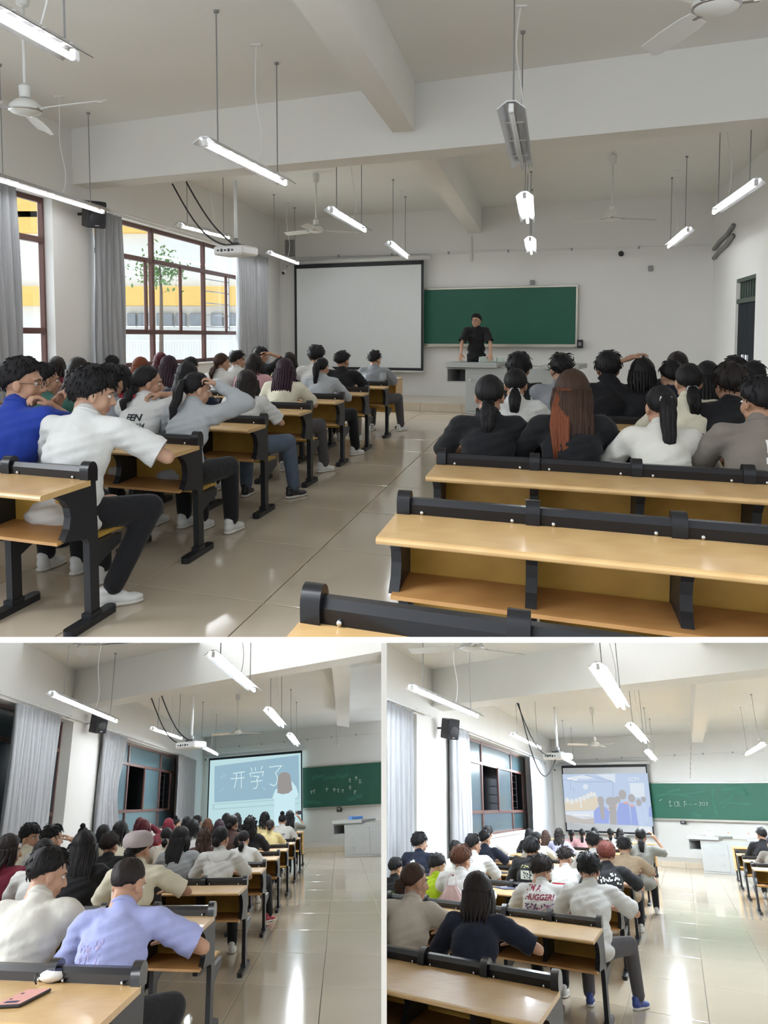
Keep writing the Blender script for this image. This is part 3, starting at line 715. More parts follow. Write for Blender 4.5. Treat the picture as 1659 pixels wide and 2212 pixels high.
pic('R', 'frame_lines', (.46, .55, .72), [], [RP(a) for a in ([(135, 420), (400, 470), (960, 460)], [(965, 460), (955, 700)], [(500, 350), (640, 385), (940, 450)], [(240, 470), (240, 600)], [(290, 560), (290, 650)])], w=.025, lay=3)
pic('R', 'shirts', (.40, .49, .88), [RP([(600, 1130), (605, 950), (680, 870), (810, 870), (865, 940), (840, 1130)]), RP([(975, 1140), (980, 960), (1040, 800), (1190, 800), (1200, 1140)]), RP([(1205, 1140), (1210, 850), (1285, 840), (1310, 1140)]), RP([(1480, 1000), (1500, 860), (1530, 840), (1530, 1010)])], lay=4)
pic('R', 'pale_shirts', (.62, .74, .95), [RP([(1315, 1140), (1310, 860), (1390, 850), (1400, 1150)]), RP([(1405, 1100), (1400, 800), (1460, 800), (1470, 1080)])], lay=4)
pic('R', 'scarves', (.84, .50, .44), [RP([(680, 870), (830, 890), (1000, 820), (990, 880), (870, 900)]), RP([(1080, 790), (1180, 780), (1190, 820), (1120, 810)]), RP([(1200, 820), (1275, 830), (1270, 860), (1205, 850)])], lay=5)
pic('R', 'heads', (.50, .49, .50), [RE(742, 765, 55, 65), RP([(700, 800), (790, 800), (780, 1060), (730, 1060)]), RE(915, 780, 95, 75), RP([(870, 850), (985, 850), (970, 1140), (860, 1140)]), RE(1015, 750, 55, 55), RE(1105, 670, 62, 78), RE(1245, 725, 55, 68), RE(1350, 790, 42, 55), RE(1430, 740, 36, 45)], lay=6)
pic('R', 'caption', (.95, .97, 1.0), [], [RP(a) for a in ([(250, 1010), (300, 1000)], [(310, 1010), (350, 1015)], [(365, 1005), (410, 1020)], [(420, 1010), (470, 1005)], [(480, 1015), (525, 1005)], [(205, 415), (290, 410)], [(300, 430), (370, 425)])], w=.05, lay=7)
def text_part(name, body, size, parent, O, A, B_, material, thick=.004, bold=.0, align='CENTER'):
    cu = bpy.data.curves.new(name, 'FONT'); cu.body = body; cu.size = size; cu.align_x = align; cu.align_y = 'CENTER'; cu.extrude = thick / 2; cu.offset = bold
    cu.resolution_u = 3
    tmp = bpy.data.objects.new(name, cu); COL.objects.link(tmp)
    me = bpy.data.meshes.new_from_object(tmp.evaluated_get(bpy.context.evaluated_depsgraph_get())); bpy.data.objects.remove(tmp, do_unlink=True)
    A, B_ = np.array(A, float), np.array(B_, float); N = np.cross(A, B_)
    for v in me.vertices: v.co = Vector((O + A*v.co.x + B_*v.co.y + N*v.co.z).tolist())
    me.materials.clear(); me.materials.append(material); me.update()
    return part(name, me, None, parent)
root, O, A, B_, N, W_, H_ = SCR['R']
text_part('channel_logo', 'CCTV', .17, root, O + A*W_*rx_(1310) + B_*H_*ry_(428) + N*.028, A, B_, emis('projected_caption_R', (.95, .97, 1.0), 1.0))

def chalkboard(key, u0, u1, z0, z1, label, material, strokes, faint=()):
    q = cfg[key]; r = q['room']; O = q['B'](u0, z0, .05); w, h = u1-u0, z1-z0; N = -q['nb']
    s = thing('chalkboard', label, 'chalkboard', r, O)
    m = MB(); m.box(r.c*w/2 + UP*h/2, (w, .03, h), 0, (r.c, N, UP)); b = part('writing_surface', m, material, s)
    for c_, sz, nm in (((w/2, -.02), (w+.08, .05), 'frame'), ((w/2, h+.02), (w+.08, .04), 'frame'), ((-.02, h/2), (.04, h), 'frame'), ((w+.02, h/2), (.04, h), 'frame')):
        m = MB(); m.box(r.c*c_[0] + UP*c_[1] + N*.01, (sz[0], .05, sz[1]), .006, (r.c, N, UP)); part(nm, m, M_ALU, s)
    m = MB(); m.box(r.c*w/2 - UP*.05 + N*.05, (w, .10, .02), .004, (r.c, N, UP)); part('chalk_tray', m, M_ALU, s)
    if strokes:
        m = MB(); [ribbon(m, st, .010, N*.018, r.c, UP, N) for st in strokes]; part('chalk_writing', m, M_CHALK, s)
    if faint:
        for st, wd_ in faint: m = MB(); ribbon(m, st, wd_, N*.0165, r.c, UP, N); part('chalk_smear', m, M_CHALKF, s)
u0, z1 = bu('T', 830, 625, .05); u1, z0 = bu('T', 1243, 744, .05)
chalkboard('T', u0, u1, z0, 2.33, 'clean green chalkboard behind the teacher', M_GREEN, [])
ra = random.Random(11)
def glyph(x, y, s):
    out = [[(x, y + s*ra.uniform(.6, .8)), (x + s*.8, y + s*ra.uniform(.65, .85))], [(x + s*.4, y + s), (x + s*ra.uniform(.3, .45), y)]]
    for _ in range(3):
        a = (x + ra.uniform(0, s*.6), y + ra.uniform(.1, .9)*s); b = (a[0] + ra.uniform(.1, .4)*s, a[1] + ra.uniform(-.3, .2)*s); out.append([a, b])
    return out
u0, _ = bu('L', 655, 1690, .05); u1, _ = bu('L', 900, 1690, .05)
st = []
for i, (x, y) in enumerate([(.30, .45), (.42, .47), (.95, .50), (1.25, .47), (1.42, .45), (1.60, .42), (1.9, .75), (2.15, .80), (1.9, .52), (2.1, .36), (2.3, .7)]): st += glyph(x, y, .13)
fa = [([(.4 + .25*i, .95 + .05*math.sin(i*2)), (.6 + .25*i, 1.0 + .05*math.cos(i))], .10) for i in range(6)] + [([(1.9, .2), (2.4, .3)], .12), ([(.1, .2), (.7, .15)], .1)]
chalkboard('L', u0, u1, 1.25, 2.58, 'green chalkboard with white chalk writing beside the chalk-lesson screen', M_GREEN2, st, fa)
u0, _ = bu('R', 1400, 1730, .05); u1, _ = bu('R', 1720, 1730, .05)
wr_ = (u1 - u0) / 320.0
def RB(x, y): return ((1230 + x/3.867 - 1400) * wr_, 1.06 * (1505 - y) / (1505 - 1180))
st = []
for pts in ([(850, 1350), (870, 1345)], [(862, 1335), (855, 1390), (875, 1385)], [(900, 1345), (900, 1390)], [(912, 1350), (930, 1345), (925, 1388), (912, 1388)], [(940, 1345), (940, 1390)], [(952, 1388), (955, 1390)],
            [(985, 1350), (1000, 1345)], [(990, 1340), (985, 1390)], [(995, 1370), (1010, 1368)], [(1030, 1370), (1035, 1371)], [(1045, 1370), (1050, 1371)], [(1075, 1368), (1095, 1368)], [(1120, 1350), (1135, 1350), (1118, 1385)], [(1145, 1350), (1142, 1380)], [(1155, 1345), (1165, 1360), (1155, 1380)], [(1175, 1350), (1190, 1352), (1180, 1380)], [(765, 1340), (790, 1325)]):
    st.append([RB(*p) for p in pts])
fa = [([RB(*p) for p in a], w) for a, w in (([(850, 1255), (960, 1230)], .07), ([(750, 1290), (850, 1275), (1000, 1275), (1180, 1250)], .05), ([(1250, 1230), (1240, 1330), (1255, 1450)], .10), ([(1290, 1360), (1390, 1310), (1430, 1250), (1530, 1270), (1510, 1220), (1330, 1230)], .09), ([(1310, 1390), (1370, 1350), (1540, 1360)], .06), ([(1050, 1450), (1110, 1475)], .10), ([(930, 1280), (1050, 1300)], .04))]
chalkboard('R', u0, u1, 1.30, 2.38, 'green chalkboard with chalk smears and one written line', M_GREEN, st, fa)

def conduit(key, pts, label, rad=.014, off=.02):
    q = cfg[key]; P = [q['B'](*bu(key, *p, off), off) for p in pts]; t = thing('conduit', label, 'conduit', q['room'], P[0])
    m = MB(); m.tube([p - P[0] for p in P], rad, 6); part('pipe', m, M_WALL, t, 40)
    for i in range(1, 7):
        a = P[0] + (P[-1] - P[0]) * i / 7
        if len(P) == 2: m = MB(); m.box(a - P[0], (.03, .03, .05), 0, (q['room'].c, -q['nb'], UP)); part('clip', m, M_ROD, t)
conduit('T', [(622, 556), (1535, 530)], 'thin conduit running along the wall above blank screen and chalkboard')
conduit('T', [(1018, 507), (1018, 565)], 'short drop conduit under the end of the ceiling beam', .022)
conduit('L', [(470, 1617), (823, 1582)], 'thin conduit above the chalk-lesson screen'); conduit('L', [(729, 1566), (731, 1612)], 'short drop conduit over the chalkboard in the dim room', .02)
conduit('R', [(1238, 1642), (1650, 1622)], 'thin conduit above the video screen'); conduit('R', [(1492, 1605), (1490, 1682)], 'short drop conduit over the chalkboard in the bright evening room', .02)
def wallbox(key, px, py, w, h, label, cat, name, m_=M_DARK, off=.03, rnd_=False):
    q = cfg[key]; u, z = bu(key, px, py, off); c = q['B'](u, z, off); t = thing(name, label, cat, q['room'], c); ax = (q['room'].c, -q['nb'], UP)
    m = MB()
    if rnd_: m.lathe([(w*.3, -.02), (w/2, -.01), (w/2, .03), (w*.35, .045)], (0, 0, 0), 12, (ax[0], UP, ax[1]))
    else: m.box((0, 0, 0), (w, .05, h), .008, ax)
    part('cover', m, m_, t)
    m = MB(); m.box(ax[1] * .03, (w*.5, .012, h*.4), .003, ax); part('face', m, M_ROD, t)
wallbox('T', 1150, 610, .09, .09, 'small dark wall box above the clean chalkboard', 'wall box', 'junction_box', M_ROD)
wallbox('T', 1405, 580, .08, .10, 'small grey socket high on the bare wall', 'socket', 'wall_socket', M_ROD)
wallbox('T', 1342, 548, .10, .10, 'round dark sensor high on the bare wall', 'sensor', 'wall_sensor', M_DARK, rnd_=True)
wallbox('T', 626, 536, .22, .36, 'grey vent plate in the corner above the security camera', 'vent', 'wall_vent', M_ROD)
wallbox('T', 1253, 743, .11, .16, 'black pouch hanging at the corner of the clean chalkboard', 'pouch', 'pouch', M_DARK, .08)
wallbox('L', 733, 1748, .20, .16, 'black holder hanging under the chalkboard above the grey podium', 'holder', 'hook_holder', M_DARK, .08)
wallbox('R', 1476, 1776, .20, .13, 'black holder under the chalkboard with chalk smears', 'holder', 'hook_holder', M_DARK, .08)

# door in the side wall of the daylight room
q = cfg['T']; v1_, v2_ = q['door_v']; rt = q['rt']; dc = rt + T.d * v2_ + T.c * .06
dr = link('door_1', None, T, dc); dr['kind'] = 'structure'; dr['label'] = 'dark green double door with a barred transom'
M_DOOR = mat('dark_green_paint', (.006, .012, .018), .6, var=.15, spec=.2); M_DOORG = mat('green_transom', (.055, .085, .068), .5, var=.15)
wdt = v1_ - v2_; ax = (T.d, T.c, UP)
for k in (0, 1):
    m = MB(); m.box(T.d * wdt * (.25 + .5*k) + UP * .95, (wdt * .48, .05, 1.88), .01, ax); lf = part('leaf', m, M_DOOR, dr)
    m = MB(); m.box(T.d * wdt * (.40 + .2*k) + UP * 1.0 - T.c * .04, (.03, .05, .22), .008, ax); part('handle', m, M_STEEL, lf)
for z in (1.93, 2.26):
    m = MB(); m.box(T.d * wdt * .5 + UP * z, (wdt, .10, .07), .006, ax); part('frame', m, M_DOORG, dr)
for k in range(8):
    m = MB(); m.box(T.d * wdt * (k + .5) / 8 + UP * 2.09, (.03, .03, .27), .004, ax); part('transom_bar', m, M_DOORG, dr)
m = MB(); m.box(T.d * wdt * .5 + UP * 2.09 + T.c * .03, (wdt, .02, .28), 0, ax); part('transom_pane', m, M_DOORG, dr)
m = MB(); P0 = T.on_line(1575, 508, rt, T.d); P1 = T.on_line(1550, 530, rt, T.d)
pp = thing('wall_pipe', 'pair of bent pipes at the top corner beside the door', 'pipe', T, P0)
for k in (0, 1):
    m = MB(); o_ = -UP * .16 * k - T.c * .04; m.tube([o_ + T.d * -.5 + UP * .1, o_, o_ + (P1 - P0) * .6, o_ + (P1 - P0) * 1.1 - UP * .05], .035, 8); part('pipe', m, M_ROD, pp, True)

# ================================================================== lecture benches
S_LEG = .50                                                     # leg spacing along a row
Z_TOP, Z_CAP, Z_SEAT = .70, .785, .40
def bench_meshes(room, kd):
    c, d = room.c, room.d; key = 'bench_' + room.key
    out = {}
    P = lambda prof: [(w*kd, z) for w, z in prof]
    curve = [(-.30, .672), (-.235, .640), (-.200, .600), (-.190, .555), (-.205, .505), (-.250, .455)]
    m = MB(); m.prism(P([(.040, .03), (.040, .42), (.034, .62), (.026, .775), (-.022, .775), (-.040, .700), (-.040, .674)] + curve + [(-.055, .425), (-.040, .400), (-.040, .03)]), -c*.020, d, UP, c*.040)
    out['leg'] = m.mesh('leg', M_LEG)
    m = MB(); pr = []
    for a in range(0, 181, 30): pr.append((-.20*kd + .0 - .03*math.sin(math.radians(a)), .03*math.cos(math.radians(a))))
    for a in range(180, 361, 30): pr.append((.17*kd - .03*math.sin(math.radians(a)), .03*math.cos(math.radians(a))))
    m.prism(pr, np.zeros(3), d, c, UP*.035); m.prism([(-.06*kd, -.026), (.06*kd, -.026), (.05*kd, .026), (-.05*kd, .026)], UP*.03, d, c, UP*.03)
    out['foot_plate'] = m.mesh('foot_plate', M_LEG)
    m = MB(); pr = [(-.045*kd, .690)] + [(-.045*kd*math.cos(math.radians(a)) - .002, .742 + .046*math.sin(math.radians(a))) for a in range(0, 181, 22)] + [(.040*kd, .690)]
    m.prism(pr, -c*.026, d, UP, c*.052); out['end_cap'] = m.mesh('end_cap', M_BLACK, 40)
    m = MB(); m.prism([(-.030*kd, .690), (-.034*kd, .740), (-.020*kd, .762), (.012*kd, .762), (.022*kd, .740), (.022*kd, .690)], c*.024, d, UP, c*(S_LEG - .048))
    out['rail'] = m.mesh('rail', M_BLACK)
    m = MB(); m.ell(d*-.036*kd + UP*.712, (.008, .008*kd, .008), 8, 5); out['bolt'] = m.mesh('bolt', M_STEEL, True)
    m = MB(); m.prism(P([(.050, .383), (.050, .400), (.30, .405), (.365, .392), (.370, .378), (.30, .385)]), c*.03, d, UP, c*(S_LEG - .06)); out['seat'] = m.mesh('seat', M_OCHRE)
    m = MB(); m.prism(P([(.045, .12), (.060, .12), (.072, .375), (.057, .378)]), c*.03, d, UP, c*(S_LEG - .06)); out['seat_up'] = m.mesh('seat', M_OCHRE)
    m = MB(); m.prism(P([(.03, .27), (.12, .30), (.26, .335), (.27, .382), (.03, .382)]), -c*.018, d, UP, c*.036); out['seat_bracket'] = m.mesh('seat_bracket', M_LEG)
    m = MB(); m.prism(P([(.004, .460), (.016, .460), (.016, .690), (.004, .690)]), c*.022, d, UP, c*(S_LEG - .044)); out['back_panel'] = m.mesh('back_panel', M_OCHRE)
    return out
BM = {'T': bench_meshes(T, 1.0), 'L': bench_meshes(L, 1.95), 'R': bench_meshes(R, 2.05)}
KD = {'T': 1.0, 'L': 1.95, 'R': 2.05}
def bench(room, foot, n, side, label, group=None, seats_up=(), tall_panel=False):
    """foot: floor point of the aisle-end leg; n seats; side -1 runs to the window, +1 to the door."""
    kd = KD[room.key]; c, d = room.c, room.d; bm = BM[room.key]
    t = thing('lecture_bench', label, 'bench', room, foot, group=group)
    o = np.zeros(3) if side > 0 else -c * S_LEG * n
    P = lambda prof: [(w*kd, z) for w, z in prof]
    ln = S_LEG * n
    m = MB(); edge = [(-.430, .682), (-.434, .690), (-.430, .698), (-.420, .702), (-.030, .702), (-.030, .676), (-.420, .676)]
    m.prism(P(edge), o - c*.03, d, UP, c*(ln + .06)); part('desktop', m, M_TOP, t)
    m = MB(); m.prism(P([(-.285, .445), (-.285, .460), (-.01, .470), (-.01, .455)]), o - c*.005, d, UP, c*(ln + .01)); part('shelf', m, M_SHELF, t)
    for i in range(n + 1):
        p = o + c * S_LEG * i
        lg = part('leg', bm['leg'], None, t, loc=p)
        part('foot_plate', bm['foot_plate'], None, lg)
        part('end_cap', bm['end_cap'], None, t, loc=p)
        part('seat_bracket', bm['seat_bracket'], None, t, loc=p)
        if i < n:
            rl = part('rail', bm['rail'], None, t, loc=p); part('back_panel', bm['back_panel'], None, t, loc=p)
            for b in (.075, S_LEG - .075): part('bolt', bm['bolt'], None, rl, loc=c*b)
            part('seat', bm['seat_up' if (seats_up is True or i in seats_up) else 'seat'], None, t, loc=p)
    return t
def front_desk(room, foot, n, side, label):
    kd = KD[room.key]; c, d = room.c, room.d; t = thing('front_desk', label, 'desk', room, foot); ln = S_LEG * n
    o = np.zeros(3) if side > 0 else -c * ln
    P = lambda prof: [(w*kd, z) for w, z in prof]
    m = MB(); m.prism(P([(-.38, .735), (-.38, .760), (.06, .760), (.06, .735)]), o, d, UP, c*ln); part('desktop', m, M_TOP, t)
    m = MB(); m.prism(P([(-.30, .50), (-.30, .515), (.03, .515), (.03, .50)]), o + c*.03, d, UP, c*(ln - .06)); part('shelf', m, M_SHELF, t)
    m = MB(); m.prism(P([(.03, .22), (.03, .735), (.05, .735), (.05, .22)]), o, d, UP, c*ln); part('front_panel', m, M_OCHRE, t)
    for k in (0, 1):
        m = MB(); m.prism(P([(-.36, .26), (-.36, .735), (.05, .735), (.05, .26)]), o + c*(k*(ln - .03)), d, UP, c*.03); part('side_panel', m, M_TOP, t)
        m = MB(); m.prism(P([(-.03, .03), (-.03, .30), (.03, .30), (.03, .03)]), o + c*(.03 + k*(ln - .10)), d, UP, c*.04); lg = part('leg', m, M_LEG, t)
        m = MB(); m.prism(P([(-.16, 0), (-.16, .03), (.16, .03), (.16, 0)]), o + c*(.02 + k*(ln - .10)), d, UP, c*.06); part('foot_plate', m, M_LEG, lg)
    return t
ROW = {}
feetT = [(200, 1345), (430, 1198), (572, 1108), (670, 1045), (740, 1002), (793, 970), (836, 943)]
names = ['first', 'second', 'third', 'fourth', 'fifth', 'sixth', 'seventh', 'eighth', 'ninth']
for i, f in enumerate(feetT):
    p = T.z(*f, 0); ROW['TL%d' % (i+1)] = p
    bench(T, p, 8 if i < 3 else 7, -1, 'window-side lecture bench, %s row counted from the back, daylight room' % names[i])
p = ROW['TL7'] + T.d * 1.2; front_desk(T, p, 7, -1, 'wooden front desk before the window-side benches, daylight room')
caps = [T.z(680, 1262, Z_CAP), T.z(875, 1060, Z_CAP), T.z(955, 968, Z_CAP)]
base = caps[2] * np.array([1, 1, 0])
for i in range(9):
    p = caps[i] * np.array([1, 1, 0]) if i < 3 else base + T.d * 1.27 * (i - 2) + T.c * .0
    ROW['TR%d' % (i+1)] = p
    if i < 8: bench(T, p, 8 if i > 1 else 6, 1, 'door-side lecture bench, %s row counted from the back, daylight room' % names[i], seats_up=(True if i < 2 else ()))
feetL = [None, None, (527, 2095), (570, 2015), (601, 1965.5), (621, 1930.5), (636.5, 1904), (648, 1883)]
p2, p3 = L.z(*feetL[2], 0), L.z(*feetL[3], 0)
for i in range(8):
    p = L.z(*feetL[i], 0) if feetL[i] else p2 + (p2 - p3) * (2 - i)
    ROW['L%d' % i] = p
    bench(L, p, 6 if i < 2 else 7, -1, 'lecture bench in the %s row from the back, dim evening room' % names[i])
front_desk(L, L.z(657.5, 1868, 0), 7, -1, 'wooden front desk before the benches in the dim evening room')
YR = {0: 5.65, 1: 8.45, 2: 11.1}
pc = R.z(1378.7, 2032, 0)
feetR = {3: (1378.7, 2032), 4: (1391.6, 1987), 5: (1403.8, 1953), 6: (1411, 1926), 7: (1418, 1908)}
for i in range(8):
    p = R.z(*feetR[i], 0) if i in feetR else pc + R.d * (YR[i] - pc[1]) / R.d[1] + R.c * {0: -.0, 1: .0, 2: 0}[i]
    ROW['R%d' % i] = p
    bench(R, p, 6, -1, 'lecture bench in the %s row from the back, bright evening room' % names[i])
front_desk(R, R.z(1424, 1892.6, 0), 7, -1, 'wooden front desk before the benches left of the aisle, bright evening room')
for i, f in enumerate([(1641, 1972), (1619, 1942), (1602.7, 1918)]):
    p = R.z(*f, 0); ROW['RR%d' % i] = p
    bench(R, p, 3, 1, 'lecture bench across the aisle, %s from the podium, bright evening room' % ['third', 'second', 'first'][i])
front_desk(R, R.z(1590.7, 1902, 0), 3, 1, 'yellow wooden front desk across the aisle right before the podium')

# ================================================================== podiums
def podium(room, corner, label, W_=1.75, H_=.92, D_=.75, items=()):
    """corner: floor point of the front-left corner of the cabinet body."""
    c = room.c; n = np.cross(UP, c); n = n if n[1] > 0 else -n; ax = (c, n, UP)
    t = thing('podium', label, 'podium', room, corner)
    m = MB(); m.box(c*W_/2 + n*D_/2 + UP*(H_*.45), (W_, D_, H_*.9), .008, ax); part('cabinet', m, M_GREY, t)
    m = MB(); m.box(c*(.12) + n*D_/2 + UP*(H_*.95), (.95, D_ + .12, H_*.10), .008, ax); part('left_top', m, M_GREY, t)
    m = MB(); m.box(c*(W_ - .05) + n*D_/2 + UP*(H_*.94), (.62, D_ + .12, H_*.09), .008, ax); part('right_top', m, M_GREY, t)
    m = MB(); m.box(c*(W_*.56) + n*D_*.5 + UP*(H_*.915), (W_*.42, D_*.7, .03), .004, ax); part('sliding_cover', m, M_ALU, t)
    for z in (.62, .90):
        m = MB(); m.box(c*-.17 + n*D_/2 + UP*(H_*z - (.02 if z > .7 else 0)), (.34, D_, .02), .003, ax); part('side_shelf', m, M_GREY, t)
    m = MB(); m.box(c*-.34 + n*D_/2 + UP*H_*.76, (.02, D_, H_*.28), .003, ax); part('side_panel', m, M_GREY, t)
    m = MB(); m.box(c*-.17 + n*(D_ - .01) + UP*H_*.76, (.34, .02, H_*.28), .003, ax); part('back_panel', m, M_GREY, t)
    for k in (0, 1):
        m = MB(); m.box(c*(.42 + .82*k) + n*-.006 + UP*H_*.42, (.76, .012, H_*.72), .004, ax); dpt = part('door', m, M_GREY, t)
        for i in range(2):
            for j in range(4):
                m = MB(); m.box(c*(.26 + .34*i + .82*k) + n*-.016 + UP*(H_*(.22 + .05*j + (.15 if j > 1 else 0))), (.13, .012, .014), .002, ax); part('louvre', m, M_GREY, dpt)
        m = MB(); m.lathe([(.012, 0), (.014, .01), (.006, .014)], c*(.10 + .82*k + (.0)) + n*-.02 + UP*H_*.66, 10, (c, UP, -n)); part('lock', m, M_STEEL, dpt)
    return t
pT = T.z(1005, 783, .92) * np.array([1, 1, 0])
podium(T, pT, 'grey steel podium in front of the teacher')
pL = L.z(745, 1852, 0); podium(L, pL, 'grey steel podium beside the bare aisle in the dim evening room')
pR = R.z(1521, 1886, 0); podium(R, pR, 'grey steel podium behind the yellow front desk in the bright evening room')

# ================================================================== people: templates grown in a scratch scene
TMP = bpy.data.scenes.new('scratch')
class Soup(MB):
    def cone(s, p, q, r1, r2, seg=10):
        p, q = np.array(p, float), np.array(q, float)
        s.tube([p, q], [r1, r2], seg); s.ell(p, (r1,)*3, seg, 6); return s.ell(q, (r2,)*3, seg, 6)
QUEUE = {}
def want(key, soup, voxel, smooth=6): QUEUE[key] = (soup, voxel, smooth)
GROWN = {}
def grow():
    """remesh every queued soup of closed shapes into one continuous skin each"""
    obs = {}
    for key, (soup, vx, sm) in QUEUE.items():
        me = bpy.data.meshes.new('soup'); me.from_pydata(soup.v, [], soup.f)
        bm = bmesh.new(); bm.from_mesh(me); bmesh.ops.recalc_face_normals(bm, faces=bm.faces); bm.to_mesh(me); bm.free()
        o = bpy.data.objects.new('soup', me); TMP.collection.objects.link(o)
        a = o.modifiers.new('r', 'REMESH'); a.mode = 'VOXEL'; a.voxel_size = vx; a.adaptivity = 0.0
        b = o.modifiers.new('s', 'SMOOTH'); b.iterations = sm; b.factor = .5
        obs[key] = o
    vl = TMP.view_layers[0]; vl.update(); dg = vl.depsgraph
    for key, o in obs.items():
        ev = o.evaluated_get(dg); me = ev.to_mesh()
        co = np.empty(len(me.vertices)*3); me.vertices.foreach_get('co', co)
        GROWN[key] = (co.reshape(-1, 3).copy(), [tuple(p.vertices) for p in me.polygons]); ev.to_mesh_clear()
    for o in obs.values():
        me = o.data; bpy.data.objects.remove(o, do_unlink=True); bpy.data.meshes.remove(me)
    QUEUE.clear()
def normals_of(co, fs):
    n = np.zeros_like(co); q = np.array([f if len(f) == 4 else f + (f[2],) for f in fs])
    fn = np.cross(co[q[:, 2]] - co[q[:, 0]], co[q[:, 3]] - co[q[:, 1]])
    for k in range(4): np.add.at(n, q[:, k], fn)
    l = np.linalg.norm(n, axis=1, keepdims=True); return n / np.maximum(l, 1e-9)
def rot_z(a): return np.array([[math.cos(a), -math.sin(a), 0], [math.sin(a), math.cos(a), 0], [0, 0, 1.0]])
def rot_x(a): return np.array([[1.0, 0, 0], [0, math.cos(a), -math.sin(a)], [0, math.sin(a), math.cos(a)]])

# ---- head (origin between the ears, face towards +y)
s = Soup()
s.ell((0, -.012, .030), (.076, .094, .085), 20, 14); s.ell((0, .020, -.030), (.060, .072, .078), 16, 10); s.ell((0, .052, -.085), (.034, .032, .028), 10, 8)
for x in (-1, 1):
    s.ell((x*.034, .050, -.030), (.030, .030, .036), 10, 8); s.ell((x*.078, -.006, -.008), (.011, .022, .034), 8, 8); s.ell((x*.074, .000, -.035), (.008, .012, .012), 6, 6)
    s.ell((x*.046, .010, -.066), (.020, .036, .022), 8, 6)
s.cone((0, .086, .018), (0, .110, -.024), .009, .013); s.ell((0, .098, -.028), (.019, .013, .010), 8, 6)
s.ell((0, .072, .030), (.052, .024, .016), 12, 6); s.ell((0, .086, -.054), (.024, .012, .008), 8, 6); s.ell((0, .084, -.065), (.021, .012, .008), 8, 6)
s.cone((0, -.018, -.05), (0, -.026, -.118), .052, .050)
want('head_hi', s, .0065, 3); want('head_lo', s, .0105, 2)
# ---- hands (wrist at origin, fingers along +y, palm down, thumb on the -x side = right hand)
def hand_soup(curl, spread):
    s = Soup(); s.cone((0, -.03, 0), (0, .015, 0), .025, .026); s.ell((0, .050, 0), (.041, .048, .015), 12, 8); s.ell((-.024, .030, -.006), (.018, .032, .016), 8, 6)
    for i, (x, y, l) in enumerate([(-.029, .090, .070), (-.010, .096, .078), (.010, .093, .072), (.028, .084, .056)]):
        p = np.array([x*.9, y - .012, 0.]); a = 0; ax = (x * spread)
        for k, (f, r) in enumerate(((.45, .0092), (.32, .0086), (.23, .0078))):
            a += curl * (1.0 if k else .7); q = p + l * f * np.array([math.sin(ax), math.cos(a), -math.sin(a)]); s.cone(p, q, r, r*.95, 8); p = q
    p = np.array([-.034, .022, -.004]); q = p + np.array([-.028, .030, -.012]); s.cone(p, q, .0135, .0115, 8); r_ = q + np.array([-.006, .030, -.012]); s.cone(q, r_, .011, .0088, 8)
    return s
want('hand_relaxed', hand_soup(math.radians(28), 3.0), .005, 2); want('hand_curled', hand_soup(math.radians(52), 2.0), .005, 2); want('hand_flat', hand_soup(math.radians(8), 6.0), .005, 2)
want('hand_lo', hand_soup(math.radians(28), 3.0), .010, 1)

# ---- bodies
ARM = {  # wrist target (right side; 'H' = relative to the head), elbow hint, hand
 'lap': ((.12, .30, .62), (.7, -.3, -.8), 'relaxed'), 'desk': ((.10, .40, .745), (1, -.35, -.5), 'flat'), 'wide': ((.14, .42, .745), (1, -.10, -.35), 'flat'), 'far': ((.21, .42, .745), (1, -.10, -.40), 'flat'),
 'side': ((.30, .18, .55), (1, -.4, -.4), 'relaxed'), 'chin': (('H', .045, .105, -.150), (.8, .3, -1), 'curled'), 'cheek': (('H', .085, .075, -.075), (1, .25, -.9), 'curled'), 'brow': (('H', .080, .115, .035), (.8, .4, -.7), 'curled'),
 'mouth': (('H', .050, .150, -.115), (.6, .2, -1), 'curled'), 'top': (('H', .090, .020, .125), (1, .1, .15), 'flat'), 'raise': (('H', .20, .16, -.02), (.8, .1, -1), 'relaxed'), 'phone': ((.07, .34, .80), (1, -.2, -.7), 'curled'), 'lean': ((.27, .30, .02), (.5, -.6, 0), 'flat')}
LEG = {'norm': (((-.12, .43, .475), (-.12, .45, .075)), ((.12, .43, .475), (.12, .45, .075))),
       'tuck': (((-.13, .42, .475), (-.11, .20, .085)), ((.13, .42, .475), (.11, .22, .085))),
       'out': (((-.10, .43, .475), (-.10, .40, .075)), ((.30, .34, .490), (.33, .40, .075))),
       'cross': (((-.12, .43, .475), (-.12, .45, .075)), ((.26, .36, .47), (.20, .10, .085)))}
def ik(S, W, a, b, hint):
    S, W = np.array(S, float), np.array(W, float); d = W - S; l = np.linalg.norm(d)
    if l > (a + b) * .985: d = d / l; l = (a + b) * .985; W = S + d * l
    else: d = d / l
    x = (a*a - b*b + l*l) / (2*l); h = math.sqrt(max(0, a*a - x*x)); n = np.array(hint, float); n = nrm(n - d * np.dot(n, d))
    return S + d*x + n*h, W
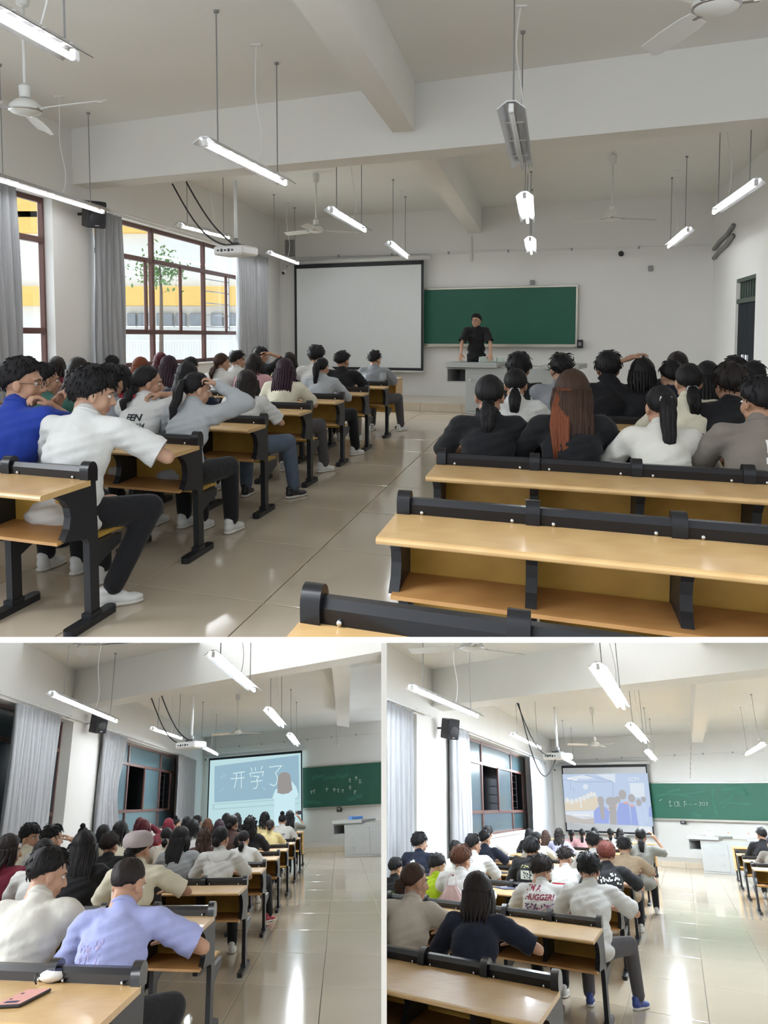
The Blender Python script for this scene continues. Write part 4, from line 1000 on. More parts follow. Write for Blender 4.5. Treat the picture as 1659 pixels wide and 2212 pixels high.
def skel(p):
    fem, lean = p['fem'], math.radians(p['lean']); k = {}
    if p.get('stand'):
        k['P'] = np.array([0, 0, .93]); sl = 1.08
    else: k['P'] = np.array([0, 0, .49]); sl = 1.0
    k['C'] = k['P'] + .25 * sl * np.array([0, math.sin(lean), math.cos(lean)])
    k['N'] = k['C'] + .215 * sl * np.array([0, math.sin(lean*1.15 + .10), math.cos(lean*1.15 + .10)])
    hl = lean*.45 + .22 + math.radians(p['hp'])*.30
    k['H'] = k['N'] + .127 * np.array([0, math.sin(hl), math.cos(hl)])
    sw = .155 if fem else .180; l2 = lean * 1.1
    for s_, nm in ((-1, 'L'), (1, 'R')):
        k['S'+nm] = k['N'] + np.array([s_*sw, .0, -.052]) + np.array([0, -.01, 0])
        t, hint, hand = ARM[p['arm'+nm]]
        hyaw = rot_z(-math.radians(p['hy']))
        W = (k['H'] + hyaw @ np.array([s_*t[1], t[2], t[3]])) if t[0] == 'H' else np.array([s_*t[0], t[1], t[2]]) + (np.array([0, 0, .92]) if p.get('stand') else 0)
        k['E'+nm], k['W'+nm] = ik(k['S'+nm], W, .27, .245, (s_*hint[0], hint[1], hint[2])); k['hand'+nm] = hand
    return k
def pose_key(p): return (p['fem'], p['lean'], p['armL'], p['armR'], p['hy'] if any(a in ('chin', 'cheek', 'brow', 'mouth', 'top', 'raise') for a in (p['armL'], p['armR'])) else 0, p['hp'] if 'H' in (ARM[p['armL']][0][0], ARM[p['armR']][0][0]) else 0, p['sleeve'], bool(p.get('stand')), p['vox'])
def plan_pose(p):
    key = pose_key(p)
    if ('b', key) in GROWN or ('b', key) in QUEUE: return
    k = skel(p); fem = p['fem']; C, N, P = k['C'], k['N'], k['P']; w = .92 if fem else 1.0
    ax2 = nrm(N - C); M = nrm(C - P)
    fr = np.array([[1, 0, 0], np.cross(ax2, [1, 0, 0]), ax2]); fr2 = np.array([[1, 0, 0], np.cross(M, [1, 0, 0]), M])
    s = Soup()
    s.ell(P, (.150*w + (.01 if fem else 0), .105, .10), 14, 8); s.ell(P + M*.13, (.122*w, .090, .13), 14, 8, fr2); s.ell(C + ax2*.05, (.145*w, .092, .15), 14, 8, fr)
    s.cone(k['SL'], k['SR'], .050, .050); s.cone(N + np.array([0, 0, -.05]), k['H'] - np.array([0, .02, .085]), .054, .050)
    for nm in 'LR': s.cone(k['S'+nm], k['E'+nm], .046 if not fem else .040, .038 if not fem else .034); s.cone(k['E'+nm], k['W'+nm], .038 if not fem else .034, .026 if not fem else .024)
    if p.get('stand'):
        for x in (-1, 1): s.cone(P + np.array([x*.085, 0, -.03]), (x*.10, .01, .50), .085, .058); s.cone((x*.10, .01, .50), (x*.10, -.01, .09), .056, .038)
    else:
        for x in (-1, 1): s.cone((x*.085, .02, .475), (x*.105, .20, .475), .080, .075)
    want(('b', key), s, p['vox'], 5)
    g = Soup(); q = .012 if fem else .020
    g.ell(P - M*.03 + np.array([0, -.01, 0]), (.170*w + q, .135 + q, .085), 16, 8, fr2); g.ell(P + M*.10, (.152*w + q, .118 + q, .15), 16, 8, fr2); g.ell(C + ax2*.03, (.158*w + q, .108 + q, .17), 16, 8, fr)
    g.cone(k['SL'] + [0, 0, -.002], k['SR'] + [0, 0, -.002], .073, .073); g.cone(N + np.array([0, -.005, -.05]), N + np.array([0, .004, .014]), .098, .068)
    g.cone(C, P + M*.05, .11 + q*.5, .125 + q*.5)
    for nm in 'LR':
        S_, E, W = k['S'+nm], k['E'+nm], k['W'+nm]; e = nrm(E - S_)
        if p['sleeve'] == 'none': continue
        if p['sleeve'] == 'short': g.cone(S_, S_ + (E - S_)*.90, .070, .080 if not fem else .066)
        else: g.cone(S_, E, .070, .060); g.cone(E, W - nrm(W - E)*.01, .060, .042)
    want(('s', key), g, p['vox'] * 1.05, 4)
for lp, pos in LEG.items():
    s = Soup(); s.ell((0, .0, .475), (.172, .125, .085), 14, 8)
    for (kn, an), x in zip(pos, (-1, 1)):
        s.cone((x*.085, .02, .480), kn, .092, .074); an2 = np.array(an) + [0, 0, .03]; s.cone(kn, an2, .070, .056)
    want(('t', lp), s, .016, 4)
    s = Soup(); s.ell((0, .0, .475), (.168, .120, .082), 14, 8)
    for (kn, an), x in zip(pos, (-1, 1)): s.cone((x*.085, .02, .478), np.array(kn), .088, .066); s.cone(kn, np.array(an), .058, .034)
    want(('legs', lp), s, .016, 4)
s = Soup(); s.ell((0, 0, .92), (.165, .115, .09), 14, 8)
for x in (-1, 1): s.cone((x*.085, 0, .90), (x*.10, .01, .50), .095, .072); s.cone((x*.10, .01, .50), (x*.10, -.01, .06), .070, .060)
want(('t', 'stand'), s, .016, 4)
# shoe, toe towards +y
s = Soup(); s.ell((0, -.05, .045), (.036, .050, .042), 10, 8); s.ell((0, .06, .030), (.042, .085, .028), 12, 8); s.ell((0, .0, .045), (.037, .07, .038), 10, 8); s.ell((0, -.055, .085), (.036, .042, .03), 10, 6)
want('shoe', s, .008, 3)
s = Soup(); s.ell((0, .06, .012), (.047, .092, .016), 12, 6); s.ell((0, -.045, .012), (.042, .066, .016), 12, 6); s.ell((0, .01, .012), (.042, .08, .016), 12, 6)
want('sole', s, .009, 2)

# ---- hair
def rad_at(ph): return .076, .094
def theta_max(ph, style):
    a = abs(((ph + 180) % 360) - 180)
    pts = {'short': [(0, 58), (45, 66), (70, 84), (88, 106), (100, 106), (125, 124), (180, 138)], 'buzz': [(0, 52), (45, 58), (70, 80), (88, 104), (125, 122), (180, 136)],
           'bowl': [(0, 74), (50, 78), (75, 98), (90, 110), (125, 128), (180, 140)], 'long': [(0, 58), (40, 64), (62, 92), (90, 122), (180, 134)], 'tied': [(0, 50), (45, 58), (75, 84), (92, 104), (125, 124), (180, 136)]}[style]
    for (x0, y0), (x1, y1) in zip(pts, pts[1:]):
        if a <= x1: return y0 + (y1 - y0) * (a - x0) / (x1 - x0)
    return pts[-1][1]
def hair_mesh(style, seed, backy=-.05, lean=.2, length=.45, hi=True):
    """hair in head coordinates; returns an MB (material 0 hair, 1 tie)"""
    rr = random.Random(seed); m = MB()
    cut = {'short': 'short', 'fluffy': 'bowl', 'spiky': 'short', 'buzz': 'buzz', 'long': 'long', 'curly': 'long', 'bob': 'long', 'pony': 'tied', 'lowpony': 'tied', 'bun': 'tied', 'topbun': 'tied', 'braid': 'tied'}[style]
    th = {'short': (.020, .013), 'fluffy': (.030, .024), 'spiky': (.022, .012), 'buzz': (.007, .005), 'long': (.018, .020), 'curly': (.024, .026), 'bob': (.022, .024), 'pony': (.011, .010), 'lowpony': (.012, .012), 'bun': (.012, .012), 'topbun': (.012, .011), 'braid': (.011, .011)}[style]
    c0 = np.array([0, -.012, .030]); nu, nv = (36, 12) if hi else (22, 8)
    f1, f2, f3 = rr.uniform(5, 8), rr.uniform(9, 14), rr.uniform(0, 6)
    lump = {'fluffy': .0018, 'spiky': .0028, 'short': .0025, 'curly': .010, 'bob': .003}.get(style, .002)
    def shell(u, v):
        ph = 360 * u; t = v if v <= 1 else 1
        tm = theta_max(ph, cut) + 2.5*math.sin(math.radians(ph*f1) + f3) + 1.5*math.sin(math.radians(ph*17))
        a = math.radians(tm * t); p = math.radians(ph)
        thk = th[0] * (1 - t) ** .6 + th[1] * (1 - (1 - t) ** .6)
        thk *= .35 + .65 * min(1, (1 - t) * 6 + .25)
        thk += lump * (math.sin(p*f1 + 3*t + f3) * math.sin(6*t + p*2) + .5*math.sin(p*f2 + 9*t)) + .0012*math.sin(p*46 + 2*t)
        dirv = np.array([math.sin(a)*math.sin(p), math.sin(a)*math.cos(p), math.cos(a)])
        rad = np.array([.076 + thk, .094 + thk, .085 + thk * 1.15])
        q = c0 + dirv * rad
        if v > 1: q = c0 + dirv * (np.array([.076, .094, .085]) * .93)
        return q
    m.grid(lambda u, v: shell(u, v * (nv + 1) / nv if v * (nv + 1) / nv <= 1.0001 else 1.08), nu, nv + 1, closed=True)
    def lock(pts, r0, r1=.0015, seg=5, flat=1.0):
        n = len(pts); m.tube(pts, [r0 * (1 - (i/(n-1))**2.2) + r1 * (i/(n-1))**2.2 for i in range(n)], seg, flat=flat)
    nl = 1.0 if hi else .5
    if style in ('short', 'fluffy', 'spiky'):
        for i in range(int({'short': 90, 'fluffy': 170, 'spiky': 120}[style] * nl)):
            u = rr.random(); v = rr.random() ** .7 * .97; p = shell(u, v); o = nrm(p - c0); a = 2*math.pi*u
            dn = nrm(np.array([math.sin(a)*.5, math.cos(a)*.5, -1.0]) if style != 'spiky' else np.array([math.sin(a)*.8, math.cos(a)*.8 + .3, rr.uniform(-.6, .9)]))
            t = nrm(dn - o * np.dot(dn, o)); ln = rr.uniform(.030, .065) * (1 - .5*v if style != 'spiky' else 1)
            lift = {'short': .05, 'fluffy': .09, 'spiky': .30}[style]
            lock([p - o*.008, p + t*ln*.5 + o*ln*lift*.6, p + t*ln + o*ln*lift*.5], rr.uniform(.0035, .006), seg=4)
    def drop(x, y0, zend, r, wave=0.0, ph=0.0, side=0.0):
        pts = []; n = 10; z0 = .02
        for i in range(n + 1):
            t = i / n; z = z0 + (zend - z0) * t
            b = min(1, max(0, (.0 - z) / .20)); b = b*b*(3 - 2*b)
            yt = backy - .128 + abs(x) * .35 + math.tan(lean) * min(0, z + .22)
            y = y0 * (1 - b) + min(yt, y0 + .03) * b
            pts.append(np.array([x * (1 + .25*b*(1 - t)) + wave*math.sin(ph + t*14) + side*t, y + wave*.6*math.cos(ph + t*13), z]))
        lock(pts, r, .003, 6, flat=.75)
    if style in ('long', 'curly', 'bob'):
        L_ = {'long': length, 'curly': length, 'bob': .155}[style]; n = 15 if hi else 9
        for i in range(n):
            s_ = (i / (n - 1)) * 2 - 1; x = s_ * .088; y0 = -.012 - .098 * math.sqrt(max(.02, 1 - s_*s_ * .92)) - .004
            if style == 'bob': y0 += .0
            drop(x, y0, -L_ + rr.uniform(-.03, .03) - (.03 if style != 'bob' else 0) * (1 - abs(s_)), rr.uniform(.021, .027), {'curly': .012, 'long': .002, 'bob': .002}[style], rr.uniform(0, 6))
        for i in range(3):
            for s_ in (-1, 1):
                y = -.02 + i * .022
                pts = [np.array([s_*.085, y, .03]), np.array([s_*.100, y - .005, -.05]), np.array([s_*.098, y - .02, -.12]), np.array([s_*.090, y - .035, -.16 if style == 'bob' else -.19])]
                lock(pts, .020, .004, 5)
        if style == 'curly':
            for i in range(int(60*nl)):
                u = .25 + .5*rr.random() + .25*0; p = shell((rr.random()*.6 + .2), rr.random()); o = nrm(p - c0)
                lock([p, p + o*.012 + np.array([.01, 0, -.015]), p + o*.004 + np.array([-.006, 0, -.035])], .010, seg=4)
    if style in ('pony', 'lowpony', 'braid'):
        tie = np.array([0, -.104, .045]) if style == 'pony' else np.array([0, -.098, -.045])
        m.lathe([(.018, -.016), (.036, -.010), (.038, .008), (.020, .014)], tie, 12, (np.array([1, 0, 0]), nrm([0, .5, 1]), nrm([0, -1, .5])), mi=1)
        for i in range(7 if hi else 4):
            a = 2*math.pi*i/(7 if hi else 4); e = np.array([math.cos(a), 0, math.sin(a)]); x = .020*math.cos(a)
            pts = [tie + e*.010, tie + np.array([x, -.030, .0 if style == 'pony' else -.02])]
            for k in range(1, 8):
                t = k/7; z = tie[2] - .02 - (length - .06 + rr.uniform(-.02, .02)) * t
                yt = backy - .135 + math.tan(lean) * min(0, z + .22)
                yy = min(tie[1] - .045, yt + .02*t) if z < -.12 else tie[1] - .045 - .01*t
                pts.append(np.array([x*(1.5 - .9*t), yy + .014*math.sin(a)*(1 - t) , z]))
            lock(pts, .024 if style != 'braid' else .017, .003, 6)
    if style in ('bun', 'topbun'):
        b = np.array([0, -.115, -.035]) if style == 'bun' else np.array([0, -.045, .135])
        m.ell(b, (.042, .036, .040), 12, 8)
        for i in range(6):
            a = i*math.pi/6; e1 = np.array([math.cos(a), 0, math.sin(a)]) if style == 'bun' else np.array([math.cos(a), math.sin(a), 0]); e2 = np.array([0, -1, 0]) if style == 'bun' else np.array([0, 0, 1])
            pts = [b + (e1*math.cos(t) + e2*math.sin(t))*.041 for t in np.linspace(-.4, math.pi + .4, 8)]; m.tube(pts, .010, 5)
    return m


# ================================================================== people: who sits where
COLS = {'white': (.64, .64, .62), 'offwhite': (.66, .64, .58), 'cream': (.70, .66, .52), 'beige': (.58, .52, .44), 'blue': (.018, .045, .30), 'green': (.05, .14, .11), 'grey': (.24, .25, .27), 'palegrey': (.42, .44, .46), 'red': (.36, .03, .05), 'maroon': (.14, .015, .03),
        'black': (.012, .012, .014), 'navy': (.014, .018, .035), 'pink': (.62, .36, .38), 'taupe': (.19, .165, .14), 'tan': (.32, .24, .16), 'lavender': (.33, .36, .62), 'lilac': (.42, .42, .60), 'lime': (.40, .55, .02), 'yellow': (.62, .52, .26), 'camo': (.22, .22, .20), 'brown': (.09, .05, .045), 'greylace': (.30, .31, .32)}
HCOL = {'black': (.010, .009, .010), 'brown': (.045, .022, .014), 'dark': (.018, .013, .012), 'auburn': (.16, .045, .018), 'maroon': (.065, .008, .012), 'red': (.19, .02, .035), 'chest': (.085, .032, .016), 'purple': (.030, .014, .022), 'copper': (.12, .030, .020)}
SKIN = [mat('skin_tone_%d' % i, c, .5, var=.06, scale=14, spec=.4) for i, c in enumerate([(.46, .26, .17), (.52, .31, .21), (.40, .22, .14)])]
M_EYE = mat('eye_white', (.75, .74, .72), .25, var=0); M_IRIS = mat('iris', (.02, .012, .01), .15, var=0); M_LIP = mat('lips', (.42, .17, .14), .4, var=.05)
def cloth(c): return mat('cloth_' + c, COLS[c], .88, var=.10, scale=9, bump=.25, bscale=26, sheen=.1, spec=.25)
def hairm(c):
    nm = 'hair_' + c
    if nm in MATS: return MATS[nm]
    return mat(nm, HCOL[c], .55, var=.35, scale=5, stretch=(9, 9, 1), bump=.35, bscale=9, spec=.22)
M_DENIM = mat('denim', (.09, .12, .17), .85, var=.2, scale=20); PANTS = {'black': cloth('black'), 'denim': M_DENIM, 'grey': mat('grey_trousers', (.075, .07, .075), .85, var=.12), 'khaki': mat('khaki', (.22, .19, .15), .85)}
SHOES = {'white': mat('white_shoe', (.68, .68, .66), .5, var=.08), 'black': M_DARK, 'red': mat('red_shoe', (.34, .03, .05), .5, var=.2), 'blue': mat('blue_shoe', (.03, .06, .24), .5, var=.6, scale=40)}
M_SOLE = mat('shoe_sole', (.66, .63, .58), .6, var=.05)
DEF = dict(fem=False, hair='short', hc='black', shirt='white', sleeve='short', armL='desk', armR='desk', lean=12, yaw=0, hy=0, hp=6, leg='norm', pants='black', shoes='white', glasses=False, prt=None, tie=None, length=.40, dx=0)
SPEC = []
def P(row, hx, ytop, sw, hw, **k):
    d = dict(DEF); d.update(k); d.update(row=row, hx=hx, hy_=ytop, sw=sw, hw=hw); SPEC.append(d)
F = dict(fem=True)
# ---- daylight room, window-side block
P('TL1', 46, 768, 'blue T-shirt', 'glasses', shirt='blue', glasses=True, armL='mouth', armR='mouth', hy=62, yaw=8, lean=10)
P('TL1', 199, 790, 'white T-shirt', 'black hair', shirt='white', armR='far', armL='desk', hy=48, hp=14, yaw=6, lean=18, leg='cross', hair='fluffy')
P('TL2', 97, 782, 'green T-shirt', 'dark hair', shirt='green', hair='short', hy=45, lean=8)
P('TL2', 239, 784, 'grey T-shirt', 'black hair', shirt='grey', hair='short', lean=14)
P('TL2', 319, 786, 'white printed T-shirt', 'low ponytail', shirt='white', armR='cheek', hy=48, yaw=8, hair='lowpony', length=.22, lean=16, prt='een', hp=8, **F)
P('TL2', 425, 800, 'grey hoodie', 'long ponytail', shirt='palegrey', sleeve='long', hair='pony', length=.42, armR='brow', hy=40, hp=12, yaw=8, lean=18, **F)
P('TL3', 169, 772, 'dark top', 'bobbed hair', shirt='brown', hair='bob', lean=10, hc='dark', **F)
P('TL3', 262, 788, 'red top', 'black hair', shirt='red', hair='bob', lean=12, **F)
P('TL3', 405, 780, 'dark blue top', 'long hair', shirt='navy', hair='long', length=.30, lean=14, **F)
P('TL3', 534, 797, 'white T-shirt', 'long hair', shirt='white', hair='long', hc='dark', length=.34, lean=16, leg='out', pants='denim', armR='desk', shoes='black', **F)
P('TL4', 123, 770, 'plum top', 'bobbed hair', shirt='maroon', hair='bob', hc='dark', **F)
P('TL4', 304, 770, 'beige top', 'auburn hair', shirt='beige', hair='long', hc='auburn', length=.42, **F)
P('TL4', 365, 767, 'grey top', 'purple-black hair', shirt='grey', hair='long', hc='purple', length=.42, **F)
P('TL4', 616, 772, 'cream T-shirt', 'long hair', shirt='cream', hair='long', hc='purple', length=.36, leg='out', pants='grey', **F)
P('TL5', 243, 767, 'black T-shirt', 'short hair', shirt='black')
P('TL5', 413, 770, 'navy T-shirt', 'short hair', shirt='navy')
P('TL5', 479, 761, 'white T-shirt', 'low ponytail', shirt='white', hair='lowpony', hc='brown', length=.20, hy=40, lean=8, **F)
P('TL5', 550, 764, 'pink top', 'shoulder-length hair', shirt='pink', hair='bob', hc='dark', **F)
P('TL5', 696, 770, 'grey hoodie', 'black ponytail', shirt='palegrey', sleeve='long', hair='pony', length=.30, hy=20, leg='out', shoes='white', **F)
P('TL6', 347, 761, 'black T-shirt', 'maroon hair', shirt='black', hair='bob', hc='maroon', **F)
P('TL6', 513, 757, 'white T-shirt', 'flat-top hair', shirt='white', hy=55, hair='spiky')
P('TL6', 625, 761, 'striped black top', 'hairband', shirt='black', hair='bob', hc='dark', prt='stripe', **F)
P('TL6', 683, 746, 'white T-shirt', 'bowl-cut hair', shirt='white', hair='fluffy', lean=6)
P('TL6', 740, 757, 'black T-shirt', 'spiky hair', shirt='black', hair='spiky', hy=22, lean=8, pants='khaki')
P('TL7', 563, 749, 'black T-shirt', 'raised hand', shirt='black', hy=55, hair='spiky', armR='brow', lean=6)
P('TL7', 810, 757, 'grey raglan T-shirt', 'spiky hair', shirt='grey', hair='spiky', hy=28, lean=8, leg='out', pants='grey', shoes='white', prt='raglan')
# ---- daylight room, door-side block
P('TR3', 1058, 806, 'black T-shirt', 'low ponytail', shirt='black', hair='lowpony', length=.26, lean=14, **F)
P('TR3', 1236, 796, 'black top', 'auburn-streaked hair', shirt='black', sleeve='long', hair='long', hc='brown', length=.46, lean=14, prt='streak', **F)
P('TR3', 1428, 828, 'white cardigan', 'long ponytail', shirt='offwhite', sleeve='long', hair='pony', length=.46, lean=16, hy=-12, tie='white', **F)
P('TR3', 1640, 809, 'taupe T-shirt', 'short hair', shirt='taupe', hy=-25, lean=10, prt='fox')
P('TR4', 1114, 792, 'white T-shirt', 'thick ponytail', shirt='white', hair='lowpony', length=.26, lean=14, tie='white', **F)
P('TR4', 1488, 781, 'cream knit top', 'low ponytail', shirt='cream', hair='lowpony', length=.24, lean=12, hy=-8, tie='grey', **F)
P('TR4', 1577, 784, 'black T-shirt', 'glasses', shirt='black', glasses=True, hy=-22, hair='fluffy', lean=14, hc='dark')
P('TR5', 1121, 761, 'black-white jacket', 'short hair', shirt='black', sleeve='long', lean=10, hair='fluffy', prt='panel')
P('TR5', 1213, 762, 'grey T-shirt', 'tousled hair', shirt='grey', lean=14, hair='spiky', hy=-8)
P('TR5', 1314, 759, 'black T-shirt', 'bowl-cut hair', shirt='black', lean=6, hair='fluffy')
P('TR5', 1388, 771, 'black T-shirt', 'raised arm', shirt='black', hair='bob', armL='top', lean=10, **F)
P('TR5', 1450, 776, 'dark T-shirt', 'short hair', shirt='navy', lean=12, hy=-20)
P('TR5', 1528, 778, 'black top', 'long hair', shirt='black', hair='long', length=.32, lean=10, **F)
P('TR5', 1628, 777, 'black hoodie', 'short hair', shirt='black', sleeve='long', lean=10)
P('TR6', 1464, 759, 'black top', 'bobbed hair', shirt='black', hair='bob', hc='dark', **F)
P('TR6', 1586, 766, 'black T-shirt', 'short hair', shirt='black', hy=-30)
# ---- dim evening room
P('L0', 281, 1854, 'lavender T-shirt', 'cropped hair', shirt='lavender', hair='buzz', hc='dark', armR='far', armL='desk', hy=22, hp=20, lean=24, yaw=6, leg='cross', prt='wash')
P('L0', 109, 1825, 'white shirt', 'short black hair', shirt='offwhite', armR='phone', armL='phone', hy=42, hp=16, lean=18, yaw=14)
P('L1', 304, 1793, 'cream shirt', 'pink-grey cap', shirt='cream', hair='bun', armR='far', hy=24, lean=18, hp=8, prt='cap', length=.2, **F)
P('L1', 185, 1791, 'black shirt', 'long black hair', shirt='black', hair='long', length=.52, lean=16, armR='chin', **F)
P('L1', 99, 1807, 'white blouse', 'high ponytail', shirt='white', hair='pony', length=.32, lean=12, hy=10, **F)
P('L1', 23, 1801, 'maroon top', 'dark hair', shirt='maroon', hair='bob', hc='dark', hy=60, lean=6, **F)
P('L2', 478, 1782, 'white hooded T-shirt', 'low bun', shirt='white', hair='bun', hy=16, lean=14, armR='desk', leg='norm', prt='hood', **F)
P('L2', 392, 1783, 'grey lace top', 'glasses', shirt='greylace', hair='long', length=.46, armR='chin', hy=40, glasses=True, lean=12, **F)
P('L2', 240, 1797, 'black T-shirt', 'short dark hair', shirt='black', hair='fluffy', hc='dark', hy=26, lean=14)
P('L2', 68, 1779, 'cream T-shirt', 'black fringe', shirt='cream', hy=110, lean=4, hair='fluffy')
P('L2', 116, 1780, 'white T-shirt', 'tousled hair', shirt='white', hy=60, hair='spiky', lean=10, armR='raise')
P('L3', 527, 1792, 'white T-shirt', 'small pink-tied ponytail', shirt='white', hair='lowpony', length=.16, hy=14, lean=14, leg='out', shoes='red', tie='pink', **F)
P('L3', 442, 1789, 'brown top', 'wavy brown hair', shirt='brown', hair='curly', hc='brown', length=.40, lean=12, **F)
P('L3', 361, 1785, 'floral top', 'dark hair', shirt='beige', hair='lowpony', length=.12, tie='white', **F)
P('L3', 225, 1781, 'dark shirt', 'dark hair', shirt='brown', hair='bob', **F)
P('L3', 262, 1773, 'cream T-shirt', 'short hair', shirt='cream', hair='bob', hy=15)
P('L4', 503, 1759, 'brown top', 'loose bun', shirt='brown', hair='bun', lean=10, hy=20, **F)
P('L4', 540, 1763, 'black top', 'wavy black hair', shirt='black', hair='curly', length=.40, lean=8, **F)
P('L4', 418, 1769, 'white top', 'hair clips', shirt='white', hair='bob', tie='white', **F)
P('L4', 312, 1769, 'maroon hoodie', 'maroon hair', shirt='maroon', sleeve='long', hair='bob', hc='maroon', armR='brow', **F)
P('L4', 182, 1778, 'dark top', 'top bun', shirt='navy', hair='topbun', hy=25, **F)
P('L5', 584, 1769, 'yellow knit top', 'low bun', shirt='yellow', hair='bun', hc='dark', lean=12, **F)
P('L5', 474, 1769, 'dark top', 'white hairclip', shirt='black', hair='bob', hc='purple', tie='white', **F)
P('L5', 365, 1767, 'red top', 'crimson hair', shirt='red', hair='bob', hc='red', **F)
P('L5', 304, 1760, 'dark red top', 'long maroon hair', shirt='maroon', hair='long', hc='maroon', **F)
P('L5', 405, 1763, 'black top', 'black hair', shirt='black', hair='bob', **F)
P('L5', 449, 1767, 'dark top', 'brown hair', shirt='brown', hair='long', hc='chest', length=.35, **F)
P('L6', 610, 1752, 'printed white T-shirt', 'top bun', shirt='white', hair='topbun', lean=10, prt='small', **F)
P('L6', 572, 1754, 'yellow top', 'curly ponytail', shirt='yellow', hair='curly', length=.16, **F)
P('L6', 490, 1756, 'black top', 'short hair', shirt='black', hair='bob')
P('L6', 427, 1760, 'navy T-shirt', 'short hair', shirt='navy', hair='short', hy=20)
P('L6', 382, 1761, 'white T-shirt', 'top bun', shirt='white', hair='topbun', hy=60, **F)
P('L7', 626, 1751, 'patterned top', 'long wavy hair', shirt='camo', hair='curly', length=.36, armR='raise', lean=8, **F)
P('L7', 512, 1755, 'black top', 'long hair', shirt='black', hair='long', length=.36, **F)
# ---- bright evening room
P('R0', 896, 1860, 'beige T-shirt', 'low bun', shirt='beige', hair='bun', hc='brown', hy=38, lean=16, yaw=8, armR='wide', **F)
P('R0', 1032, 1882, 'black T-shirt', 'bobbed dark hair', shirt='navy', hair='bob', hc='dark', lean=22, armR='far', hp=16, hy=6, **F)
P('R1', 1270, 1841, 'white T-shirt', 'black hair', shirt='white', armR='wide', lean=20, hp=16, leg='out', pants='grey', shoes='blue', hair='fluffy')
P('R1', 1168, 1846, 'lettered white T-shirt', 'dark hair', shirt='white', hy=42, hp=20, lean=22, armR='desk', prt='hugger', hair='fluffy', hc='dark')
P('R1', 997, 1825, 'white-pink T-shirt', 'brown fluffy hair', shirt='white', hair='fluffy', hc='chest', hy=30, lean=10, glasses=True)
P('R1', 944, 1842, 'lime T-shirt', 'short hair', shirt='lime', hy=38, lean=16, hp=18)
P('R1', 855, 1851, 'black T-shirt', 'short hair', shirt='black', hy=30, lean=12, hp=10)
P('R2', 1219, 1828, 'red-white vest', 'dark hair', shirt='white', sleeve='none', hy=25, hp=22, lean=22, prt='redband', hair='spiky', hc='dark')
P('R2', 1307, 1817, 'printed black T-shirt', 'red-brown hair', shirt='black', hair='fluffy', hc='copper', hy=-14, hp=12, lean=16, prt='scribble', armR='wide')
P('R2', 1147, 1807, 'patterned black hoodie', 'blue-black hair', shirt='black', sleeve='long', hair='fluffy', hy=12, lean=14, prt='tribal')
P('R2', 1022, 1800, 'white T-shirt', 'glasses', shirt='white', glasses=True, hy=42, lean=12)
P('R2', 984, 1815, 'white shirt', 'black hair', shirt='offwhite', lean=14)
P('R2', 907, 1798, 'black T-shirt', 'thick black hair', shirt='navy', hy=55, lean=8, hair='fluffy', prt='patch')
P('R3', 1346, 1806, 'tan T-shirt', 'black hair', shirt='tan', lean=18, hp=14, hair='fluffy', armR='wide')
P('R3', 1280, 1796, 'white T-shirt', 'black hair', shirt='white', lean=14, hair='fluffy')
P('R3', 1047, 1792, 'navy T-shirt', 'black hair', shirt='navy', hy=35, lean=14, armR='wide')
P('R4', 1382, 1786, 'camouflage top', 'low ponytail', shirt='camo', hair='lowpony', length=.24, armR='raise', lean=8, **F)
P('R4', 1159, 1796, 'white T-shirt', 'short hair', shirt='white', hy=25, armR='wide')
P('R4', 1053, 1784, 'white T-shirt', 'spiky hair', shirt='white', hair='spiky', armR='wide')
P('R5', 1143, 1789, 'black shirt', 'black hair', shirt='black', hair='bob', **F)
P('R5', 1207, 1789, 'lilac top', 'curly hair', shirt='lilac', hair='curly', hc='dark', length=.30, **F)
P('R5', 1178, 1792, 'beige top', 'brown hair', shirt='beige', hair='long', hc='brown', length=.34, **F)
P('R6', 1257, 1789, 'pink top', 'braided hair', shirt='pink', hair='braid', length=.30, **F)
P('R6', 1318, 1788, 'white T-shirt', 'black hair', shirt='white', hair='lowpony', length=.14, **F)
P('R6', 1234, 1791, 'pale pink top', 'low ponytail', shirt='pink', hair='lowpony', length=.18, **F)
P('R7', 1283, 1786, 'dark top', 'long hair', shirt='black', hair='long', length=.34, **F)
P('R7', 1338, 1788, 'black top', 'long hair', shirt='black', hair='long', length=.38, **F)
P('RR1', 1642, 1786, 'black T-shirt', 'black hair', shirt='black', hy=-30, lean=14, leg='tuck', pants='grey', sleeve='long')
P('RR0', 1664, 1806, 'grey T-shirt', 'black hair', shirt='taupe', hy=-20, lean=14, leg='tuck')

NEAR = {'TL1', 'TL2', 'TL3', 'TR3', 'TR4', 'L0', 'L1', 'L2', 'R0', 'R1', 'R2'}
for sp in SPEC:
    sp['room'] = {'T': T, 'L': L, 'R': R}[sp['row'][0]]
    sp['hi'] = sp['row'] in NEAR; sp['vox'] = .015 if sp['hi'] else .024
    plan_pose(sp)
TEACH = dict(DEF); TEACH.update(stand=True, lean=5, armL='lean', armR='lean', hy=22, hp=2, vox=.016, hi=True, room=T, shirt='black', hair='short', row='teacher')
plan_pose(TEACH)
grow()

